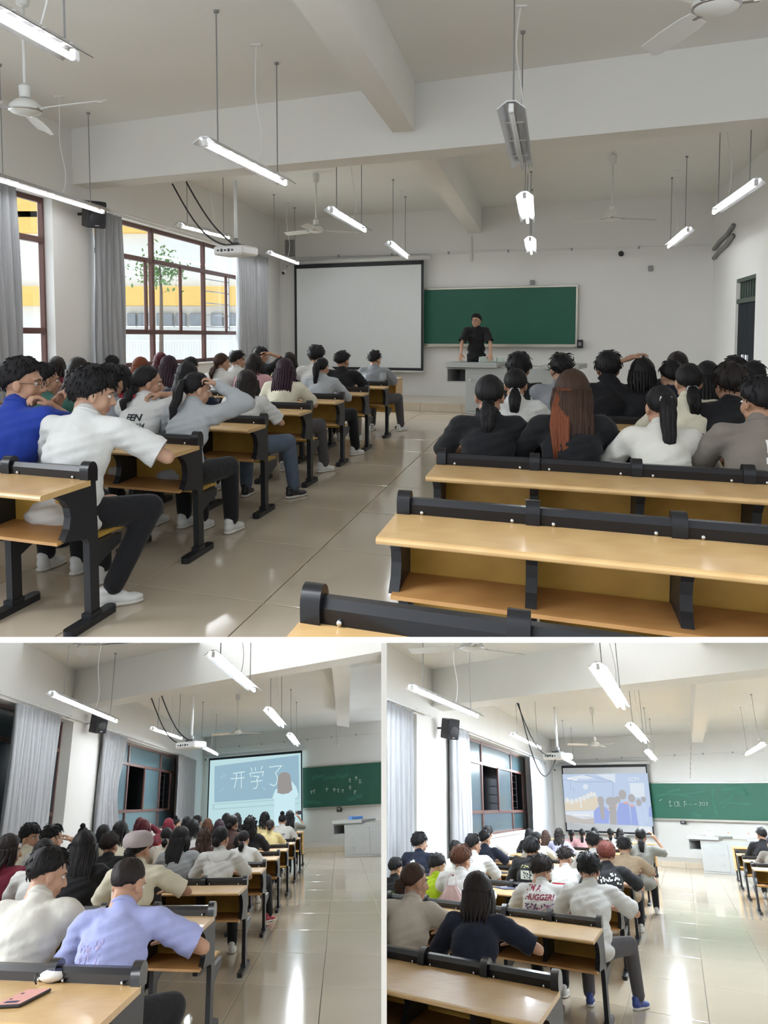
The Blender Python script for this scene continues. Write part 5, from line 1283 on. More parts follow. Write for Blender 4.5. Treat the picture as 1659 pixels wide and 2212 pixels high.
def mesh_from(co, fs, name, mats, mi=None, smooth=True):
    me = bpy.data.meshes.new(name); me.from_pydata([tuple(v) for v in co.tolist()], [], fs)
    for m in mats: me.materials.append(m)
    if mi is not None: me.polygons.foreach_set('material_index', mi)
    if smooth: me.polygons.foreach_set('use_smooth', [True]*len(me.polygons))
    me.update(); return me
SHARED = {}
def shared(key, fn):
    if key not in SHARED: SHARED[key] = fn()
    return SHARED[key]
def with_mat(o, m):
    if len(o.material_slots) == 0: o.data.materials.append(m)
    o.material_slots[0].link = 'OBJECT'; o.material_slots[0].material = m; return o
def to4(R3, t=(0, 0, 0), s=1.0):
    M = Matrix.Identity(4)
    for i in range(3):
        for j in range(3): M[i][j] = float(R3[i][j]) * s
        M[i][3] = float(t[i])
    return M
def build_person(sp, root, upper, seed):
    rr = random.Random(seed); k = skel(sp); key = pose_key(sp); hi = sp['hi']; fem = sp['fem']
    skin = SKIN[seed % 3] if not fem else SKIN[1 if seed % 2 else 0]
    # body with head and hands
    co, fs = GROWN[('b', key)]; V = [co]; Fs = list(fs); mi = [0]*len(fs); off = len(co)
    hs = .96 if fem else 1.0
    Rh = rot_z(-math.radians(sp['hy'])) @ rot_x(-math.radians(sp['hp']))
    hc, hf = GROWN['head_hi' if hi else 'head_lo']; V.append((hc * hs) @ Rh.T + k['H']); Fs += [tuple(i + off for i in f) for f in hf]
    lip = [3 if (hc[f[0]][1] > .080 and -.068 < hc[f[0]][2] < -.048 and abs(hc[f[0]][0]) < .024) else 0 for f in hf]; mi += lip; off += len(hc)
    eb = MB()
    for x in (-1, 1):
        eb.ell((x*.032, .0745, .006), (.0130, .0115, .0075), 10, 6, mi=1); eb.ell((x*.032, .0825, .006), (.0060, .005, .0062), 8, 6, mi=2)
        eb.tube([(x*.050, .071, .022), (x*.034, .087, .030), (x*.014, .091, .026)], [.002, .004, .003], 5, mi=2)
    ec = np.array(eb.v); V.append((ec * hs) @ Rh.T + k['H']); Fs += [tuple(i + off for i in f) for f in eb.f]; mi += eb.m; off += len(ec)
    for nm, sx in (('L', -1), ('R', 1)):
        e = nrm(k['W'+nm] - k['E'+nm]); zz = np.array([0, 0, 1.0]) if abs(e[2]) < .9 else np.array([0, -1.0, 0]); xx = nrm(np.cross(e, zz)); zz = np.cross(xx, e)
        if sp.get('stand'): xx = nrm(np.cross(e, [0, 1.0, 0])) ; zz = np.cross(xx, e)
        ccc, ff = GROWN['hand_' + k['hand'+nm] if hi else 'hand_lo']; q = ccc.copy(); q[:, 0] *= sx
        if sx < 0: ff = [f[::-1] for f in ff]
        V.append(q @ np.stack([xx, e, zz]) * (.94 if fem else 1.0) + k['W'+nm]); Fs += [tuple(i + off for i in f) for f in ff]; mi += [0]*len(ff); off += len(q)
    me = mesh_from(np.concatenate(V), Fs, 'body', [skin, M_EYE, M_IRIS, M_LIP], mi)
    link('body', me, None, parent=root, mat4=upper)
    # shirt
    def mk_shirt():
        co, fs = GROWN[('s', key)]; n = normals_of(co, fs); fr = 22; a = seed * 1.7
        d = .0036*np.sin(co[:, 2]*46 + co[:, 0]*24 + 2*np.sin(co[:, 0]*17 + a) + a) * np.sin(co[:, 0]*19 - co[:, 2]*13 + a*.6) + .0030*np.sin(co[:, 2]*85 - co[:, 0]*38 + 3*np.sin(co[:, 2]*21 + a))
        co = co + n * d[:, None]
        if sp['sleeve'] == 'short':
            bm = bmesh.new(); bm.from_mesh(mesh_from(co, fs, 'shirt', []))
            for nm in 'LR':
                S_, E = k['S'+nm], k['E'+nm]; e = nrm(E - S_); ln = np.linalg.norm(E - S_); pc_ = S_ + e*ln*.84
                near_ = [f for f in bm.faces if (lambda c: -.05 < (c - pc_) @ e < .2 and np.linalg.norm((c - S_) - e*((c - S_) @ e)) < .125)(np.array(f.calc_center_median()))]
                geo = set(near_)
                for f in near_: geo.update(f.edges); geo.update(f.verts)
                bmesh.ops.bisect_plane(bm, geom=list(geo), plane_co=Vector(pc_.tolist()), plane_no=Vector(e.tolist()))
                dead = [f for f in bm.faces if (lambda c: 1e-5 < (c - pc_) @ e < .22 and np.linalg.norm((c - S_) - e*((c - S_) @ e)) < .13)(np.array(f.calc_center_median()))]
                bmesh.ops.delete(bm, geom=dead, context='FACES')
            me = bpy.data.meshes.new('shirt'); bm.to_mesh(me); bm.free(); me.materials.append(cloth('white'))
            me.polygons.foreach_set('use_smooth', [True]*len(me.polygons)); me.update(); return me
        return mesh_from(co, fs, 'shirt', [cloth('white')])
    sm = shared(('shirt', key), mk_shirt)
    so = with_mat(link('shirt', sm, None, parent=root, mat4=upper), cloth(sp['shirt']))
    # collar ring
    def mk_collar():
        m = MB(); N = k['N']; H = k['H']; ax = nrm(H - N - np.array([0, .02, 0])); c = N + np.array([0, .012, .020]); ex = np.array([1.0, 0, 0]); ey = np.cross(ax, ex)
        pts = [c + ex*.060*math.cos(t) + ey*.060*math.sin(t) - ax*.020*math.sin(t) for t in np.linspace(0, 2*math.pi, 19)]; m.tube(pts, .009, 6); return m.mesh('collar', cloth('white'), True)
    with_mat(link('collar', shared(('collar', key), mk_collar), None, parent=so), cloth(sp['shirt']))
    # trousers, shoes
    lp = 'stand' if sp.get('stand') else sp['leg']
    tm = shared(('trousers', lp), lambda: mesh_from(*GROWN[('t', lp)], 'trousers', [PANTS['black']]))
    with_mat(link('trousers', tm, None, parent=root), PANTS[sp['pants']])
    sh = shared('shoe', lambda: mesh_from(*GROWN['shoe'], 'shoe', [SHOES['white']])); sl = shared('sole', lambda: mesh_from(*GROWN['sole'], 'sole', [M_SOLE]))
    for j in (0, 1):
        an = ((-.10, -.01, .06), (.10, -.01, .06))[j] if lp == 'stand' else LEG[lp][j][1]
        tz = {'out': -.5, 'cross': -.7}.get(lp, 0) if j else .05
        o = with_mat(link('shoe', sh, None, parent=root, mat4=V4((an[0], an[1] + .02, 0)) @ Matrix.Rotation(tz, 4, 'Z')), SHOES[sp['shoes']])
        link('sole', sl, None, parent=o)
    # hair
    backy = float(k['N'][1] - k['H'][1]); ln_ = math.radians(sp['lean'])
    hk = ('hair', sp['hair'], hi, seed % 3, round(backy, 2), round(ln_, 1), sp['length'])
    hm = shared(hk, lambda: hair_mesh(sp['hair'], seed, backy / hs, ln_, sp['length'], hi).mesh('hair', [hairm('black'), cloth('black')], True))
    hang = sp['hair'] in ('long', 'curly', 'bob', 'pony', 'lowpony', 'braid')
    Rhair = rot_z(-math.radians(sp['hy'] * (.75 if hang else 1))) @ rot_x(-math.radians(sp['hp'] * (.35 if hang else 1)))
    ho = with_mat(link('hair', hm, None, parent=root, mat4=upper @ to4(Rhair, k['H'], hs)), hairm(sp['hc']))
    if sp['tie'] and len(ho.material_slots) > 1:
        ho.material_slots[1].link = 'OBJECT'; ho.material_slots[1].material = cloth({'white': 'white', 'pink': 'pink', 'grey': 'palegrey'}[sp['tie']])
        if sp['hair'] in ('bob', 'curly'):
            m = MB(); m.tube([(x*.03, -.105 - .006*math.cos(x*2), .05 + .02*math.sin(x*3)) for x in np.linspace(-1, 1, 7)], .008, 6); link('hair_clip', m.mesh('hair_clip', cloth('white'), True), None, parent=ho)
    if sp['glasses']:
        def mk():
            m = MB()
            for x in (-1, 1):
                m.tube([(x*.034 + .021*math.cos(t), .104, .004 + .017*math.sin(t)) for t in np.linspace(0, 2*math.pi, 15)], .0016, 5)
                m.tube([(x*.055, .103, .008), (x*.080, .06, .008), (x*.083, -.01, .004)], .0016, 5)
            m.tube([(-.013, .104, .006), (.013, .104, .006)], .0016, 5); return m.mesh('glasses', M_DARK, True)
        link('glasses', shared('glasses', mk), None, parent=root, mat4=upper @ to4(Rh, k['H'], hs))
    return k, so, (lambda: BVHTree.FromPolygons([tuple(v.co) for v in sm.vertices], [tuple(p.vertices) for p in sm.polygons])), ho

# ---- prints laid onto the back of a shirt
def wrap(bvh, x, z, lift=.003):
    h = bvh.ray_cast(Vector((x, -1.0, z)), Vector((0, 1, 0)))
    return np.array([x, (h[0].y if h[0] else -.12) - lift, z])
def print_quads(so, bvh, name, quads, m_, lift=.003):
    mb = MB()
    for x0, x1, z0, z1 in quads:
        nx, nz = max(1, int(abs(x1-x0)/.02)), max(1, int(abs(z1-z0)/.02))
        mb.grid(lambda u, v: wrap(bvh, x0 + (x1-x0)*u, z0 + (z1-z0)*v, lift), nx, nz)
    return link(name, mb.mesh(name, m_, True), None, parent=so)
def print_text(so, bvh, name, body, size, x, z, m_, bold=.0, shear=0.0):
    cu = bpy.data.curves.new(name, 'FONT'); cu.body = body; cu.size = size; cu.align_x = 'CENTER'; cu.align_y = 'CENTER'; cu.offset = bold; cu.shear = shear; cu.resolution_u = 2
    tmp = bpy.data.objects.new(name, cu); TMP.collection.objects.link(tmp); TMP.view_layers[0].update()
    me = bpy.data.meshes.new_from_object(tmp.evaluated_get(TMP.view_layers[0].depsgraph)); bpy.data.objects.remove(tmp, do_unlink=True)
    for v in me.vertices: v.co = Vector(wrap(bvh, x + v.co.x, z + v.co.y, .0035).tolist())
    me.materials.clear(); me.materials.append(m_); me.update()
    return link(name, me, None, parent=so)
def do_print(kind, sp, k, so, bvh, ho, root, upper):
    b = bvh(); zc = (k['C'][2] + k['N'][2]) / 2; rr = random.Random(5); ink = mat('dark_ink', (.02, .025, .03), .8, var=0); winkl = mat('white_ink', (.72, .72, .70), .8, var=0)
    if kind == 'een': print_text(so, b, 'print', 'EEN', .058, .03, zc + .0, ink, .0018); print_text(so, b, 'print', 'SINCE 2024', .036, .02, zc - .05, ink, .001); print_text(so, b, 'print', 'IN', .04, -.08, zc - .10, ink, .001)
    if kind == 'hugger':
        rm = mat('maroon_ink', (.20, .010, .030), .8, var=.1); zc += .055; print_text(so, b, 'print', "I'M A", .064, -.06, zc + .02, rm, .0022, .25); print_text(so, b, 'print', 'HUGGER!', .062, -.005, zc - .048, rm, .0022, .2)
        for nm, col in (('purple', (.12, .06, .25)), ('pink', (.50, .14, .18)), ('dark', (.05, .03, .08))):
            print_quads(so, b, 'print', [(x, x + rr.uniform(.006, .014), z, z + rr.uniform(.005, .012)) for x, z in [(rr.uniform(-.14, .12), zc - .10 - rr.random()**1.0 * .11) for _ in range(60)]], mat('ink_' + nm, col, .8, var=0))
    if kind == 'tribal':
        print_quads(so, b, 'print', [(-.12 + .24*i/2 + .005, -.12 + .24*(i+1)/2 - .005, zc - .085, zc + .005) for i in range(2)], mat('pale_print', (.48, .49, .42), .9, var=.3, scale=60))
        print_quads(so, b, 'print', [(x, x + .02, z, z + .008) for x, z in [(rr.uniform(-.12, .10), rr.choice([zc + .04, zc - .13]) + rr.uniform(-.012, .012)) for _ in range(26)]], mat('olive_ink', (.42, .40, .18), .9, var=0))
        print_quads(so, b, 'print', [(x, x + rr.uniform(.006, .02), z, z + rr.uniform(.006, .02)) for x, z in [(rr.uniform(-.11, .10), zc - .08 + rr.random()*.075) for _ in range(40)]], ink, .005)
    if kind == 'scribble':
        print_quads(so, b, 'print', [(x, x + rr.uniform(.006, .02), z, z + rr.uniform(.006, .022)) for x, z in [(-.14 + .28*i/46 + rr.uniform(-.01, .01), zc - .02 + .03*math.sin(i*.25) + rr.uniform(-.035, .035)) for i in range(46)]], winkl)
        print_quads(so, b, 'print', [(.06 + rr.uniform(-.08, .06), .075 + rr.uniform(-.08, .06), zc - .09, zc - .075) for _ in range(5)], mat('ink_pink', (.50, .14, .18), .8, var=0))
    if kind == 'redband':
        print_quads(so, b, 'print', [(-.155, .155, zc - .20, zc - .045)], mat('red_panel', (.42, .015, .035), .85)); 
        print_quads(so, b, 'print', [(x, x + .02, z, z + .007) for x, z in [(rr.uniform(-.08, .09), zc - .11 + rr.uniform(-.02, .025)) for _ in range(22)]] + [(x, x + .006, z, z + .025) for x, z in [(rr.uniform(-.08, .09), zc - .11 + rr.uniform(-.02, .01)) for _ in range(14)]], winkl, .006)
    if kind == 'patch': print_quads(so, b, 'print', [(-.09, -.02, zc - .03, zc + .015), (-.06, -.03, zc + .015, zc + .03), (-.10, -.08, zc - .02, zc + .0)], winkl)
    if kind == 'fox':
        om = mat('orange_ink', (.55, .24, .12), .85); print_quads(so, b, 'print', [(.03, .085, zc + .02, zc + .06), (.045, .10, zc - .05, zc + .015), (.03, .07, zc - .10, zc - .05), (.08, .11, zc - .09, zc - .05)], om)
        print_quads(so, b, 'print', [(.0, .014, zc - .01, zc + .05), (-.006, .02, zc - .06, zc - .03)], winkl)
    if kind == 'stripe': print_quads(so, b, 'print', [(.02 + .03*i, .032 + .03*i, zc - .03, zc + .05) for i in range(3)], winkl)
    if kind == 'raglan':
        print_quads(so, b, 'print', [(-.19, -.10, zc - .06, zc + .045), (.10, .19, zc - .06, zc + .045)], cloth('palegrey'))
    if kind == 'panel': print_quads(so, b, 'print', [(-.06, .09, zc - .20, zc - .02)], cloth('palegrey')); print_quads(so, b, 'print', [(.10, .19, zc - .02, zc + .06)], winkl); print_quads(so, b, 'print', [(.01, .018, zc - .13, zc - .09), (.04, .048, zc - .13, zc - .09), (.01, .048, zc - .135, zc - .128)], ink, .006)
    if kind == 'wash': print_quads(so, b, 'print', [(x, x + .004, z, z + rr.uniform(.01, .03)) for x, z in [(rr.uniform(-.13, -.01), zc - .02 - rr.random()*.16) for _ in range(60)]], mat('pinkish_wash', (.42, .36, .55), .9, var=.1))
    if kind == 'small': print_quads(so, b, 'print', [(x, x + .014, z, z + .02) for x, z in [(-.03 + .02*(i % 5), zc - .03 - .03*(i//5)) for i in range(9)]], ink)
    if kind == 'streak':
        m = MB(); rr2 = random.Random(2); bk = float(k['N'][1] - k['H'][1])
        for i in range(7):
            x = -.085 - .004*i*.3 + .012*i; pts = [np.array([x*.8, -.085 - .006*i, .03]), np.array([x*1.1, -.110, -.06]), np.array([x*1.25, bk - .145, -.16]), np.array([x*1.15, bk - .165, -.28 + rr2.uniform(-.03, .03)]), np.array([x, bk - .18, -.38])]
            m.tube(pts, [.012, .016, .014, .010, .002], 5)
        link('hair_streaks', m.mesh('hair_streaks', hairm('auburn'), True), None, parent=ho)
    if kind == 'hood':
        m = MB(); N = k['N']
        m.grid(lambda u, v: np.array([(.13 - .02*v)*math.sin((u - .5)*2.6), N[1] - .105 - .035*math.sin(math.pi*v)*math.cos((u-.5)*2.2) - .03*v + .09*abs(u-.5), N[2] + .02 - .17*v*math.cos((u-.5)*2.4)]), 18, 8)
        link('hood', m.mesh('hood', cloth(sp['shirt']), True), None, parent=so)
    if kind == 'cap':
        m = MB(); cm = mat('pinkish_grey_felt', (.40, .35, .36), .9, var=.1, bump=.2)
        m.lathe([(.001, .125), (.05, .128), (.088, .112), (.108, .080), (.110, .045), (.100, .022)], (0, -.018, .0), 22, (np.array([1, 0, 0]), np.array([0, 1.12, .10]), np.array([0, -.12, 1.0])))
        m.grid(lambda u, v: np.array([(.085)*math.sin((u - .5)*2.6), .075 + .075*v*math.cos((u-.5)*2.0) - .02*abs(u - .5), .030 - .012*v - .02*(2*(u-.5))**2]), 12, 3)
        link('cap', m.mesh('cap', cm, 50), None, parent=root, mat4=upper @ to4(rot_z(-math.radians(sp['hy'])) @ rot_x(-math.radians(sp['hp'] - 6)), k['H'], 1.0))

ORD = ['first', 'second', 'third', 'fourth', 'fifth', 'sixth', 'seventh', 'eighth', 'ninth']
SEATW = {'T': .36, 'L': .62, 'R': .64}
PEOPLE = {}
def seat_pt(sp):
    r = sp['room']; return r.on_line(sp['hx'], sp['hy_'], ROW[sp['row']] + r.d * SEATW[r.key], r.c)
order = {}
for sp in SPEC: sp['pt'] = seat_pt(sp); order.setdefault(sp['row'], []).append(sp)
for row, lst in order.items():
    lst.sort(key=lambda s: np.linalg.norm((s['pt'] - ROW[row])[:2]))
    for i, sp in enumerate(lst): sp['nth'] = i
for i, sp in enumerate(SPEC):
    r = sp['room']; pt = sp['pt']; row = sp['row']
    k = skel(sp); H = k['H']; top = H[2] + (.133 if sp['fem'] else .140) - (.02 if sp['hair'] == 'buzz' else 0) + (.045 if sp['hair'] == 'topbun' else 0)
    s_ = (pt[2] - .40) / (top - .40); raw = s_; s_ = min(1.16, max(.80, s_))
    if abs(raw - s_) > 1e-6: print('SCALE', row, sp['hx'], round(raw, 2))
    a = math.degrees(math.atan2(r.d[0], r.d[1])) + sp['yaw']; f = ang(a)
    loc = pt * np.array([1, 1, 0]) - f * H[1] * s_
    phrase = {'T': lambda: '%s %s row' % (ORD[int(row[2]) - 1], 'window-side' if row[1] == 'L' else 'door-side'), 'L': lambda: '%s row' % ORD[int(row[1])], 'R': lambda: ('row across aisle' if row[1] == 'R' else '%s row' % ORD[int(row[1])])}[row[0]]()
    lab = 'person in %s with %s, %s, %s from aisle, %s' % (sp['sw'], sp['hw'], phrase, ORD[sp['nth']], {'T': 'daylight room', 'L': 'dim room', 'R': 'bright evening room' if row[:2] == 'RR' else 'bright room'}[row[0]])
    if len(lab.split()) > 16: print('LONG', lab)
    root = thing('person', lab, 'person', r, loc, rotz=-math.radians(a), group={'T': 'students in the daylight room', 'L': 'students in the dim evening room', 'R': 'students in the bright evening room'}[row[0]])
    upper = V4((0, 0, .40)) @ Matrix.Diagonal((s_, s_, s_, 1)) @ V4((0, 0, -.40))
    k, so, bvh, ho = build_person(sp, root, upper, i)
    if sp['prt']: do_print(sp['prt'], sp, k, so, bvh, ho, root, upper)
    PEOPLE[(row, sp['hx'])] = (root, k, upper, sp)
# teacher behind the podium
ft = T.z(1028, 872, .16); hd = T.y(1028, 678, ft[1]); k = skel(TEACH); s_ = (hd[2] - .16) / (k['H'][2] + .135)
root = thing('person', 'teacher in black polo shirt standing behind the grey podium', 'person', T, (ft[0], ft[1], .16), rotz=math.pi - .15, scale=float(s_))
k, so, bvh, ho = build_person(TEACH, root, Matrix.Identity(4), 501)
def gl():
    m = MB()
    for x in (-1, 1): m.tube([(x*.034 + .021*math.cos(t), .104, .004 + .017*math.sin(t)) for t in np.linspace(0, 2*math.pi, 15)], .0022, 5); m.tube([(x*.055, .103, .008), (x*.083, -.01, .004)], .002, 5)
    return m.mesh('glasses', M_DARK, True)
link('glasses', gl(), None, parent=root, mat4=to4(rot_z(-math.radians(22)), k['H'], 1.0))
print('TEACHER scale', s_)
for o in list(TMP.collection.objects): bpy.data.objects.remove(o, do_unlink=True)
bpy.data.scenes.remove(TMP)

# ================================================================== small things on desks, shelves and podiums
def flat_item(room, px, py, z, size, rz, name, label, cat, m_body, parts=(), group=None):
    c = room.z(px, py, z); t = thing(name, label, cat, room, c, rotz=rz, group=group)
    m = MB(); m.box((0, 0, size[2]/2), size, min(size)*.35); part('body', m, m_body, t)
    for nm, ctr, sz, mm in parts:
        m = MB(); m.box(ctr, sz, 0); part(nm, m, mm, t)
    return t
ZT = .703
M_PINKS = emis('phone_screen_pink', (.72, .40, .36), .8); M_INK = mat('dark_blue_ink', (.02, .03, .09), .5)
k = KD['L']
flat_item(L, 50, 2160, ZT, (.11, .32, .012), -.25, 'smartphone', 'smartphone with a pink screen lying on the rearmost desk', 'phone', M_DARK,
          [('screen', (0, 0, .0125), (.10, .30, .001), M_PINKS), ('banner', (0, -.11, .0135), (.055, .035, .001), M_INK), ('mark', (-.03, .06, .0135), (.012, .02, .001), M_DARK), ('mark', (-.03, -.05, .0135), (.010, .016, .001), M_DARK)])
c = L.z(113, 2122, ZT); t = thing('earphone_case', 'white oval earphone case with a blue lid on the rearmost desk', 'case', L, c, rotz=.2)
m = MB(); m.ell((0, 0, .026), (.062, .055, .026), 20, 10); part('shell', m, M_WHITEP, t, True)
m = MB(); m.ell((.012, -.0, .046), (.042, .034, .008), 18, 6); part('lid', m, M_INK, t, True)
m = MB(); m.tube([(-.058, -.01, .03), (-.075, -.02, .045), (-.08, -.03, .02), (-.07, -.03, .004)], .004, 6); part('strap', m, M_DARK, t, True)
def bottle(room, px, py, z, h, r, label, mb_, mc, band=None):
    c = room.z(px, py, z); t = thing('bottle', label, 'bottle', room, c)
    m = MB(); m.lathe([(r*.8, 0), (r, .01), (r, h*.62), (r*.9, h*.72), (r*.42, h*.86), (r*.40, h*.90)], (0, 0, 0), 14); part('body', m, mb_, t, 50)
    m = MB(); m.lathe([(r*.48, h*.88), (r*.48, h*.99), (r*.3, h)], (0, 0, 0), 14); part('cap', m, mc, t, 50)
    if band: m = MB(); m.lathe([(r*1.02, h*.2), (r*1.03, h*.22), (r*1.03, h*.5), (r*1.02, h*.52)], (0, 0, 0), 14); part('sleeve_label', m, band, t, 50)
M_PET = mat('clear_plastic', (.62, .66, .66), .15, var=.05); M_LIME = mat('lime_cap', (.55, .65, .05), .4)
bottle(L, 34, 1905, ZT, .21, .032, 'clear bottle with a lime green cap at the window end', M_PET, M_LIME)
bottle(L, 552, 1833, ZT, .24, .045, 'pink and white drink bottle on a middle row desk', M_WHITEP, M_WHITEP, mat('pink_label', (.55, .12, .16), .5, var=.4, scale=30))
c = L.z(330, 1948, ZT) ; t = thing('folder', 'black folder standing on the desk behind the person in the cap', 'folder', L, c, rotz=-.1)
m = MB(); m.box((0, 0, .125), (.135, .03, .25), .004); part('cover', m, M_DARK, t); m = MB(); m.box((0, .002, .125), (.130, .022, .246), 0); part('pages', m, M_WHITEP, t)
for (rowk, hx) in (('L0', 109),):
    root, kk, up_, sp_ = PEOPLE[(rowk, hx)]; w = (Vector(kk['WL'].tolist()) + Vector(kk['WR'].tolist())) / 2 + Vector((0, .085, .0))
    pm = root.matrix_world @ up_ @ Matrix.Translation(w); t = thing('smartphone', 'dark smartphone held in both hands by the person in white shirt', 'phone', None, mat4=pm)
    ROOM_OF[t.name] = 'L'
    m = MB(); m.box((0, 0, 0), (.16, .075, .010), .003, (np.array([1, 0, 0]), nrm([0, 1, .6]), nrm([0, -.6, 1]))); part('case', m, M_DARK, t); m = MB(); m.box(nrm([0, -.6, 1])*.006, (.150, .068, .001), 0, (np.array([1, 0, 0]), nrm([0, 1, .6]), nrm([0, -.6, 1]))); part('screen', m, mat('phone_glass', (.02, .03, .06), .1), t)
root, kk, up_, sp_ = PEOPLE[('L7', 626)]; pm = root.matrix_world @ up_ @ Matrix.Translation(Vector(kk['WR'].tolist()) + Vector((0, .05, .10)))
t = thing('smartphone', 'dark smartphone held up in front of the chalk-lesson screen', 'phone', None, mat4=pm); ROOM_OF[t.name] = 'L'
m = MB(); m.box((0, 0, 0), (.16, .010, .08), .003); part('case', m, M_DARK, t); m = MB(); m.lathe([(.012, 0), (.012, .004), (.006, .005)], (-.055, -.006, .02), 10, (np.array([1, 0, 0]), UP, np.array([0, -1, 0]))); part('lens', m, M_STEEL, t, 40)
# podium tops
def on_podium(room, pc, du, dn, H_=.92):
    n = np.cross(UP, room.c); n = n if n[1] > 0 else -n; return pc + room.c*du + n*dn + UP*H_
def box_item(room, c, size, name, label, cat, m1, m2, rz=0):
    t = thing(name, label, cat, room, c, rotz=rz); m = MB(); m.box((0, 0, size[2]/2), size, .008); part('carton', m, m1, t); m = MB(); m.box((0, 0, size[2]), (size[0]*.6, size[1]*.3, .012), .003); part('opening', m, m2, t)
M_PALEG = mat('pale_green_paper', (.55, .64, .58), .8)
box_item(T, on_podium(T, pT, .30, .30), (.26, .16, .10), 'tissue_box', 'pale green tissue box on the podium in front of the teacher', 'box', M_PALEG, M_WHITEP)
box_item(T, on_podium(T, pT, .55, .35), (.14, .12, .09), 'paper_roll_box', 'small pale box beside the tissue box on the teacher podium', 'box', M_PALEG, M_WHITEP)
box_item(L, on_podium(L, pL, .22, .30), (.34, .22, .08), 'tissue_box', 'blue and white tissue pack on the dim room podium', 'box', mat('blue_pack', (.10, .24, .55), .5, var=.5, scale=14), M_WHITEP, .3)
box_item(R, on_podium(R, pR, .18, .30), (.22, .18, .13), 'tissue_box', 'white carton on the podium in the bright evening room', 'box', M_WHITEP, M_DARK)
for i, u in enumerate((.78, 1.35)):
    c = on_podium(R, pR, u, .2, .93); t = thing('glue_bottle', 'small orange-tipped bottle on the podium in the bright evening room', 'bottle', R, c, group='orange-tipped bottles')
    m = MB(); m.lathe([(.02, 0), (.022, .06), (.010, .075)], (0, 0, 0), 10); part('body', m, M_WHITEP, t, 40); m = MB(); m.lathe([(.012, .07), (.010, .10), (.003, .12)], (0, 0, 0), 8); part('tip', m, mat('orange_plastic', (.7, .2, .03), .4), t, 40)
c = R.z(1493, 1876, 0); t = thing('power_strip', 'black cable with a plug lying on the floor beside the podium', 'cable', R, c)
m = MB(); m.ell((0, 0, .05), (.09, .07, .05), 12, 7); part('plug', m, M_DARK, t, True); m = MB(); m.tube([(.05, 0, .04), (.3, .1, .012), (.6, .0, .012), (.9, .1, .012)], .012, 6); part('cord', m, M_CABLE, t, True)
# daylight room desks
def crumple(room, px, py, z, r, label, name, cat, mm, seed, flat=.6):
    rr = random.Random(seed); c = room.z(px, py, z); t = thing(name, label, cat, room, c); m = MB()
    def fn(u, v):
        a = 2*math.pi*u; th = math.pi*v; q = r*(1 + .28*math.sin(7*a + 5*th + seed) * math.sin(th) + .18*math.sin(13*a - 4*th))
        return np.array([q*math.sin(th)*math.cos(a), q*math.sin(th)*math.sin(a), max(0, r*flat*.8 + q*flat*math.cos(th))])
    m.grid(fn, 22, 10, closed=True); part('crumpled_sheet', m, mm, t, True); return t
M_TISSUE = mat('tissue_paper', (.62, .56, .50), .9, var=.1)
crumple(T, 878, 1203, .466, .035, 'crumpled tissue on the shelf under the empty door-side bench', 'tissue', 'tissue', M_TISSUE, 1)
crumple(T, 897, 1200, .466, .034, 'second crumpled tissue beside the first on the empty bench shelf', 'tissue', 'tissue', M_TISSUE, 4)
for i, (x, y) in enumerate([(1540, 1297), (1550, 1292), (1600, 1313), (1612, 1318), (1630, 1308), (1625, 1283), (1640, 1290)]):
    c = T.z(x, y, .464); t = thing('paper_scrap', 'tiny paper scrap left on the shelf of the empty bench', 'scrap', T, c, rotz=i*1.1, group='paper scraps on the empty bench shelf')
    m = MB(); m.add([(-.02, -.006, 0), (.02, -.004, .002), (.018, .007, .006), (-.017, .006, .001), (-.02, -.006, .001), (.02, -.004, .003), (.018, .007, .007), (-.017, .006, .002)], [(0,1,2,3),(7,6,5,4),(0,4,5,1),(1,5,6,2),(2,6,7,3),(3,7,4,0)]); part('sheet', m, M_TISSUE, t)
crumple(T, 1335, 890, ZT, .12, 'crumpled black and white bag on a door-side desk', 'bag', 'bag', mat('black_white_bag', (.10, .10, .11), .6, var=.9, scale=16), 7, .35)
flat_item(T, 497, 908, ZT, (.08, .16, .010), .3, 'smartphone', 'black smartphone lying on a window-side desk', 'phone', M_DARK, [('screen', (0, 0, .0105), (.072, .15, .001), mat('phone_glass', (.02, .03, .06), .1))])
# bright evening room desks
flat_item(R, 1080, 1886, ZT, (.16, .22, .015), .5, 'pencil_case', 'black pencil case on the third row desk', 'case', M_DARK, [('zip', (0, 0, .016), (.12, .006, .003), M_STEEL)])
flat_item(R, 1092, 1919, ZT, (.20, .30, .010), .6, 'notebook', 'dark blue notebook on the second row desk', 'notebook', M_INK, [('label_patch', (0, .05, .011), (.08, .06, .001), M_WHITEP)])
flat_item(R, 958, 1900, ZT, (.18, .26, .06), .2, 'bag', 'small black bag on the desk beside the lime shirt', 'bag', M_DARK, [('handle', (0, 0, .07), (.10, .02, .03), M_DARK)])
root, kk, up_, sp_ = PEOPLE[('R1', 997)]; pm = root.matrix_world @ up_
t = thing('plastic_bag', 'translucent pink and white plastic bag hanging behind the fluffy-haired person', 'bag', None, mat4=pm @ Matrix.Translation(Vector((-.02, -.235, .50)))); ROOM_OF[t.name] = 'R'
m = MB(); rr = random.Random(8)
def bagf(u, v):
    a = 2*math.pi*u; w = .105 + .035*math.sin(math.pi*v) + .008*math.sin(7*a + 6*v); z = .36*(1 - v)
    return np.array([w*math.cos(a)*(1 - .55*max(0, (1 - v) - .7)/.3), .05*math.sin(a)*(.5 + v*.6) + .006*math.sin(9*a), z])
m.grid(bagf, 26, 10, closed=True); part('film', m, mat('pink_film', (.72, .52, .52), .35, var=.25, scale=10), t, True)
for s_ in (-1, 1):
    m = MB(); m.tube([(s_*.05, 0, .34), (s_*.04, .01, .42), (s_*.02, .03, .46), (0, .05, .44)], .010, 6, flat=.4); part('handle', m, mat('pink_film', (.72, .52, .52), .35), t, True)
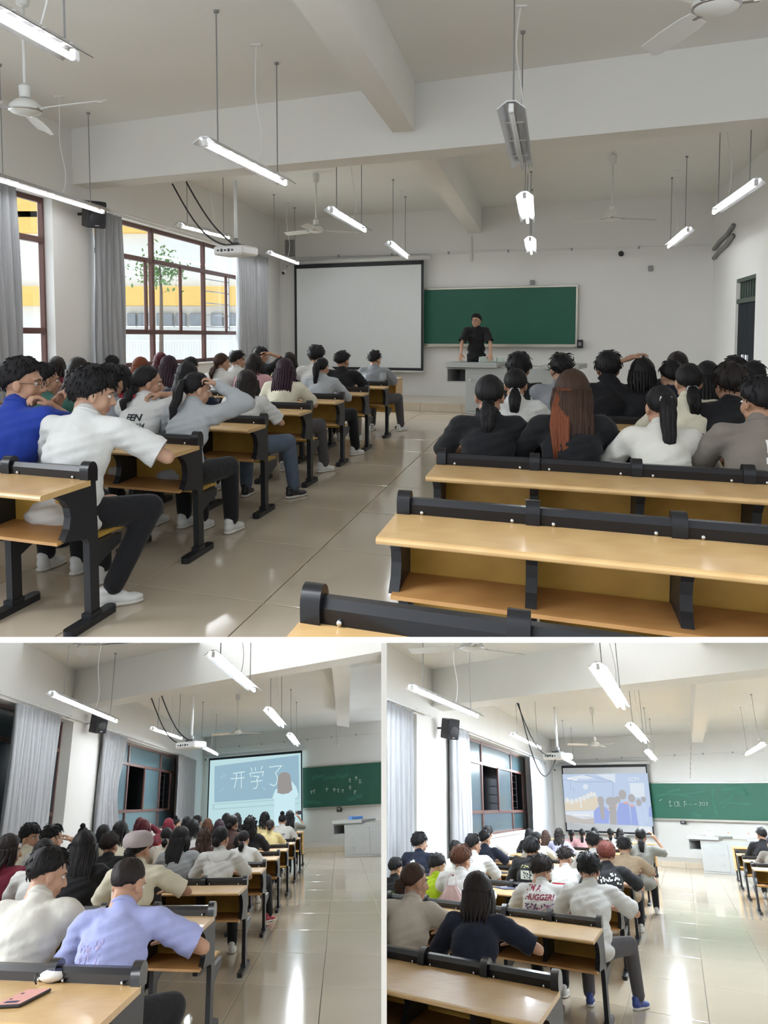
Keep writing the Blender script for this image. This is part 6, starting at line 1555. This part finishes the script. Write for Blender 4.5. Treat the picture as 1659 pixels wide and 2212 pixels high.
m = MB(); m.box((.02, -.055, .06), (.12, .01, .10), .003); part('packet', m, mat('orange_packet', (.62, .36, .12), .6, var=.3, scale=12), t)
m = MB(); m.box((-.02, -.052, .22), (.09, .01, .03), .002); part('printed_band', m, mat('red_print', (.6, .12, .10), .6), t)

# ================================================================== end each room at the slab and at the partition
bpy.context.view_layer.update()
def plane_through_eye(pa, pb, keep):
    a, b, k = wdir(*pa), wdir(*pb), wdir(*keep); n = np.cross(a, b); n = n / np.linalg.norm(n)
    return n if np.dot(n, k) > 0 else -n
PLN = {'T': [plane_through_eye((0, 1376.5), (1659, 1376.5), (800, 700))],
       'L': [plane_through_eye((0, 1388), (1659, 1388), (400, 1800)), plane_through_eye((824, 1400), (824, 2200), (400, 1800))],
       'R': [plane_through_eye((0, 1388), (1659, 1388), (1240, 1800)), plane_through_eye((835, 1400), (835, 2200), (1240, 1800))]}
eye_v = Vector(EYE.tolist())
for nm_ in [o.name for o in bpy.data.objects]:
    o = bpy.data.objects.get(nm_)
    if o is None or o.type != 'MESH': continue
    root = o
    while root.parent: root = root.parent
    key = ROOM_OF.get(root.name)
    if key is None: continue
    mw = o.matrix_world; inv = mw.inverted(); doomed = False; own = False
    for n in PLN[key]:
        nv = Vector(n.tolist())
        ds = [(mw @ Vector(c) - eye_v).dot(nv) for c in o.bound_box]
        if min(ds) >= -1e-4: continue
        if max(ds) <= 1e-4: doomed = True; break
        if not own: o.data = o.data.copy(); own = True
        co = inv @ eye_v; no = (mw.transposed().to_3x3() @ nv).normalized()
        bm = bmesh.new(); bm.from_mesh(o.data)
        bmesh.ops.bisect_plane(bm, geom=bm.verts[:] + bm.edges[:] + bm.faces[:], plane_co=co, plane_no=no, clear_inner=True)
        if not bm.faces: doomed = True
        bm.to_mesh(o.data); bm.free()
        if doomed: break
    if doomed:
        for ch in list(o.children): bpy.data.objects.remove(ch, do_unlink=True)
        bpy.data.objects.remove(o, do_unlink=True)
for o in list(bpy.data.objects):
    if o.type == 'EMPTY' and not o.children and o.parent is None: bpy.data.objects.remove(o, do_unlink=True)
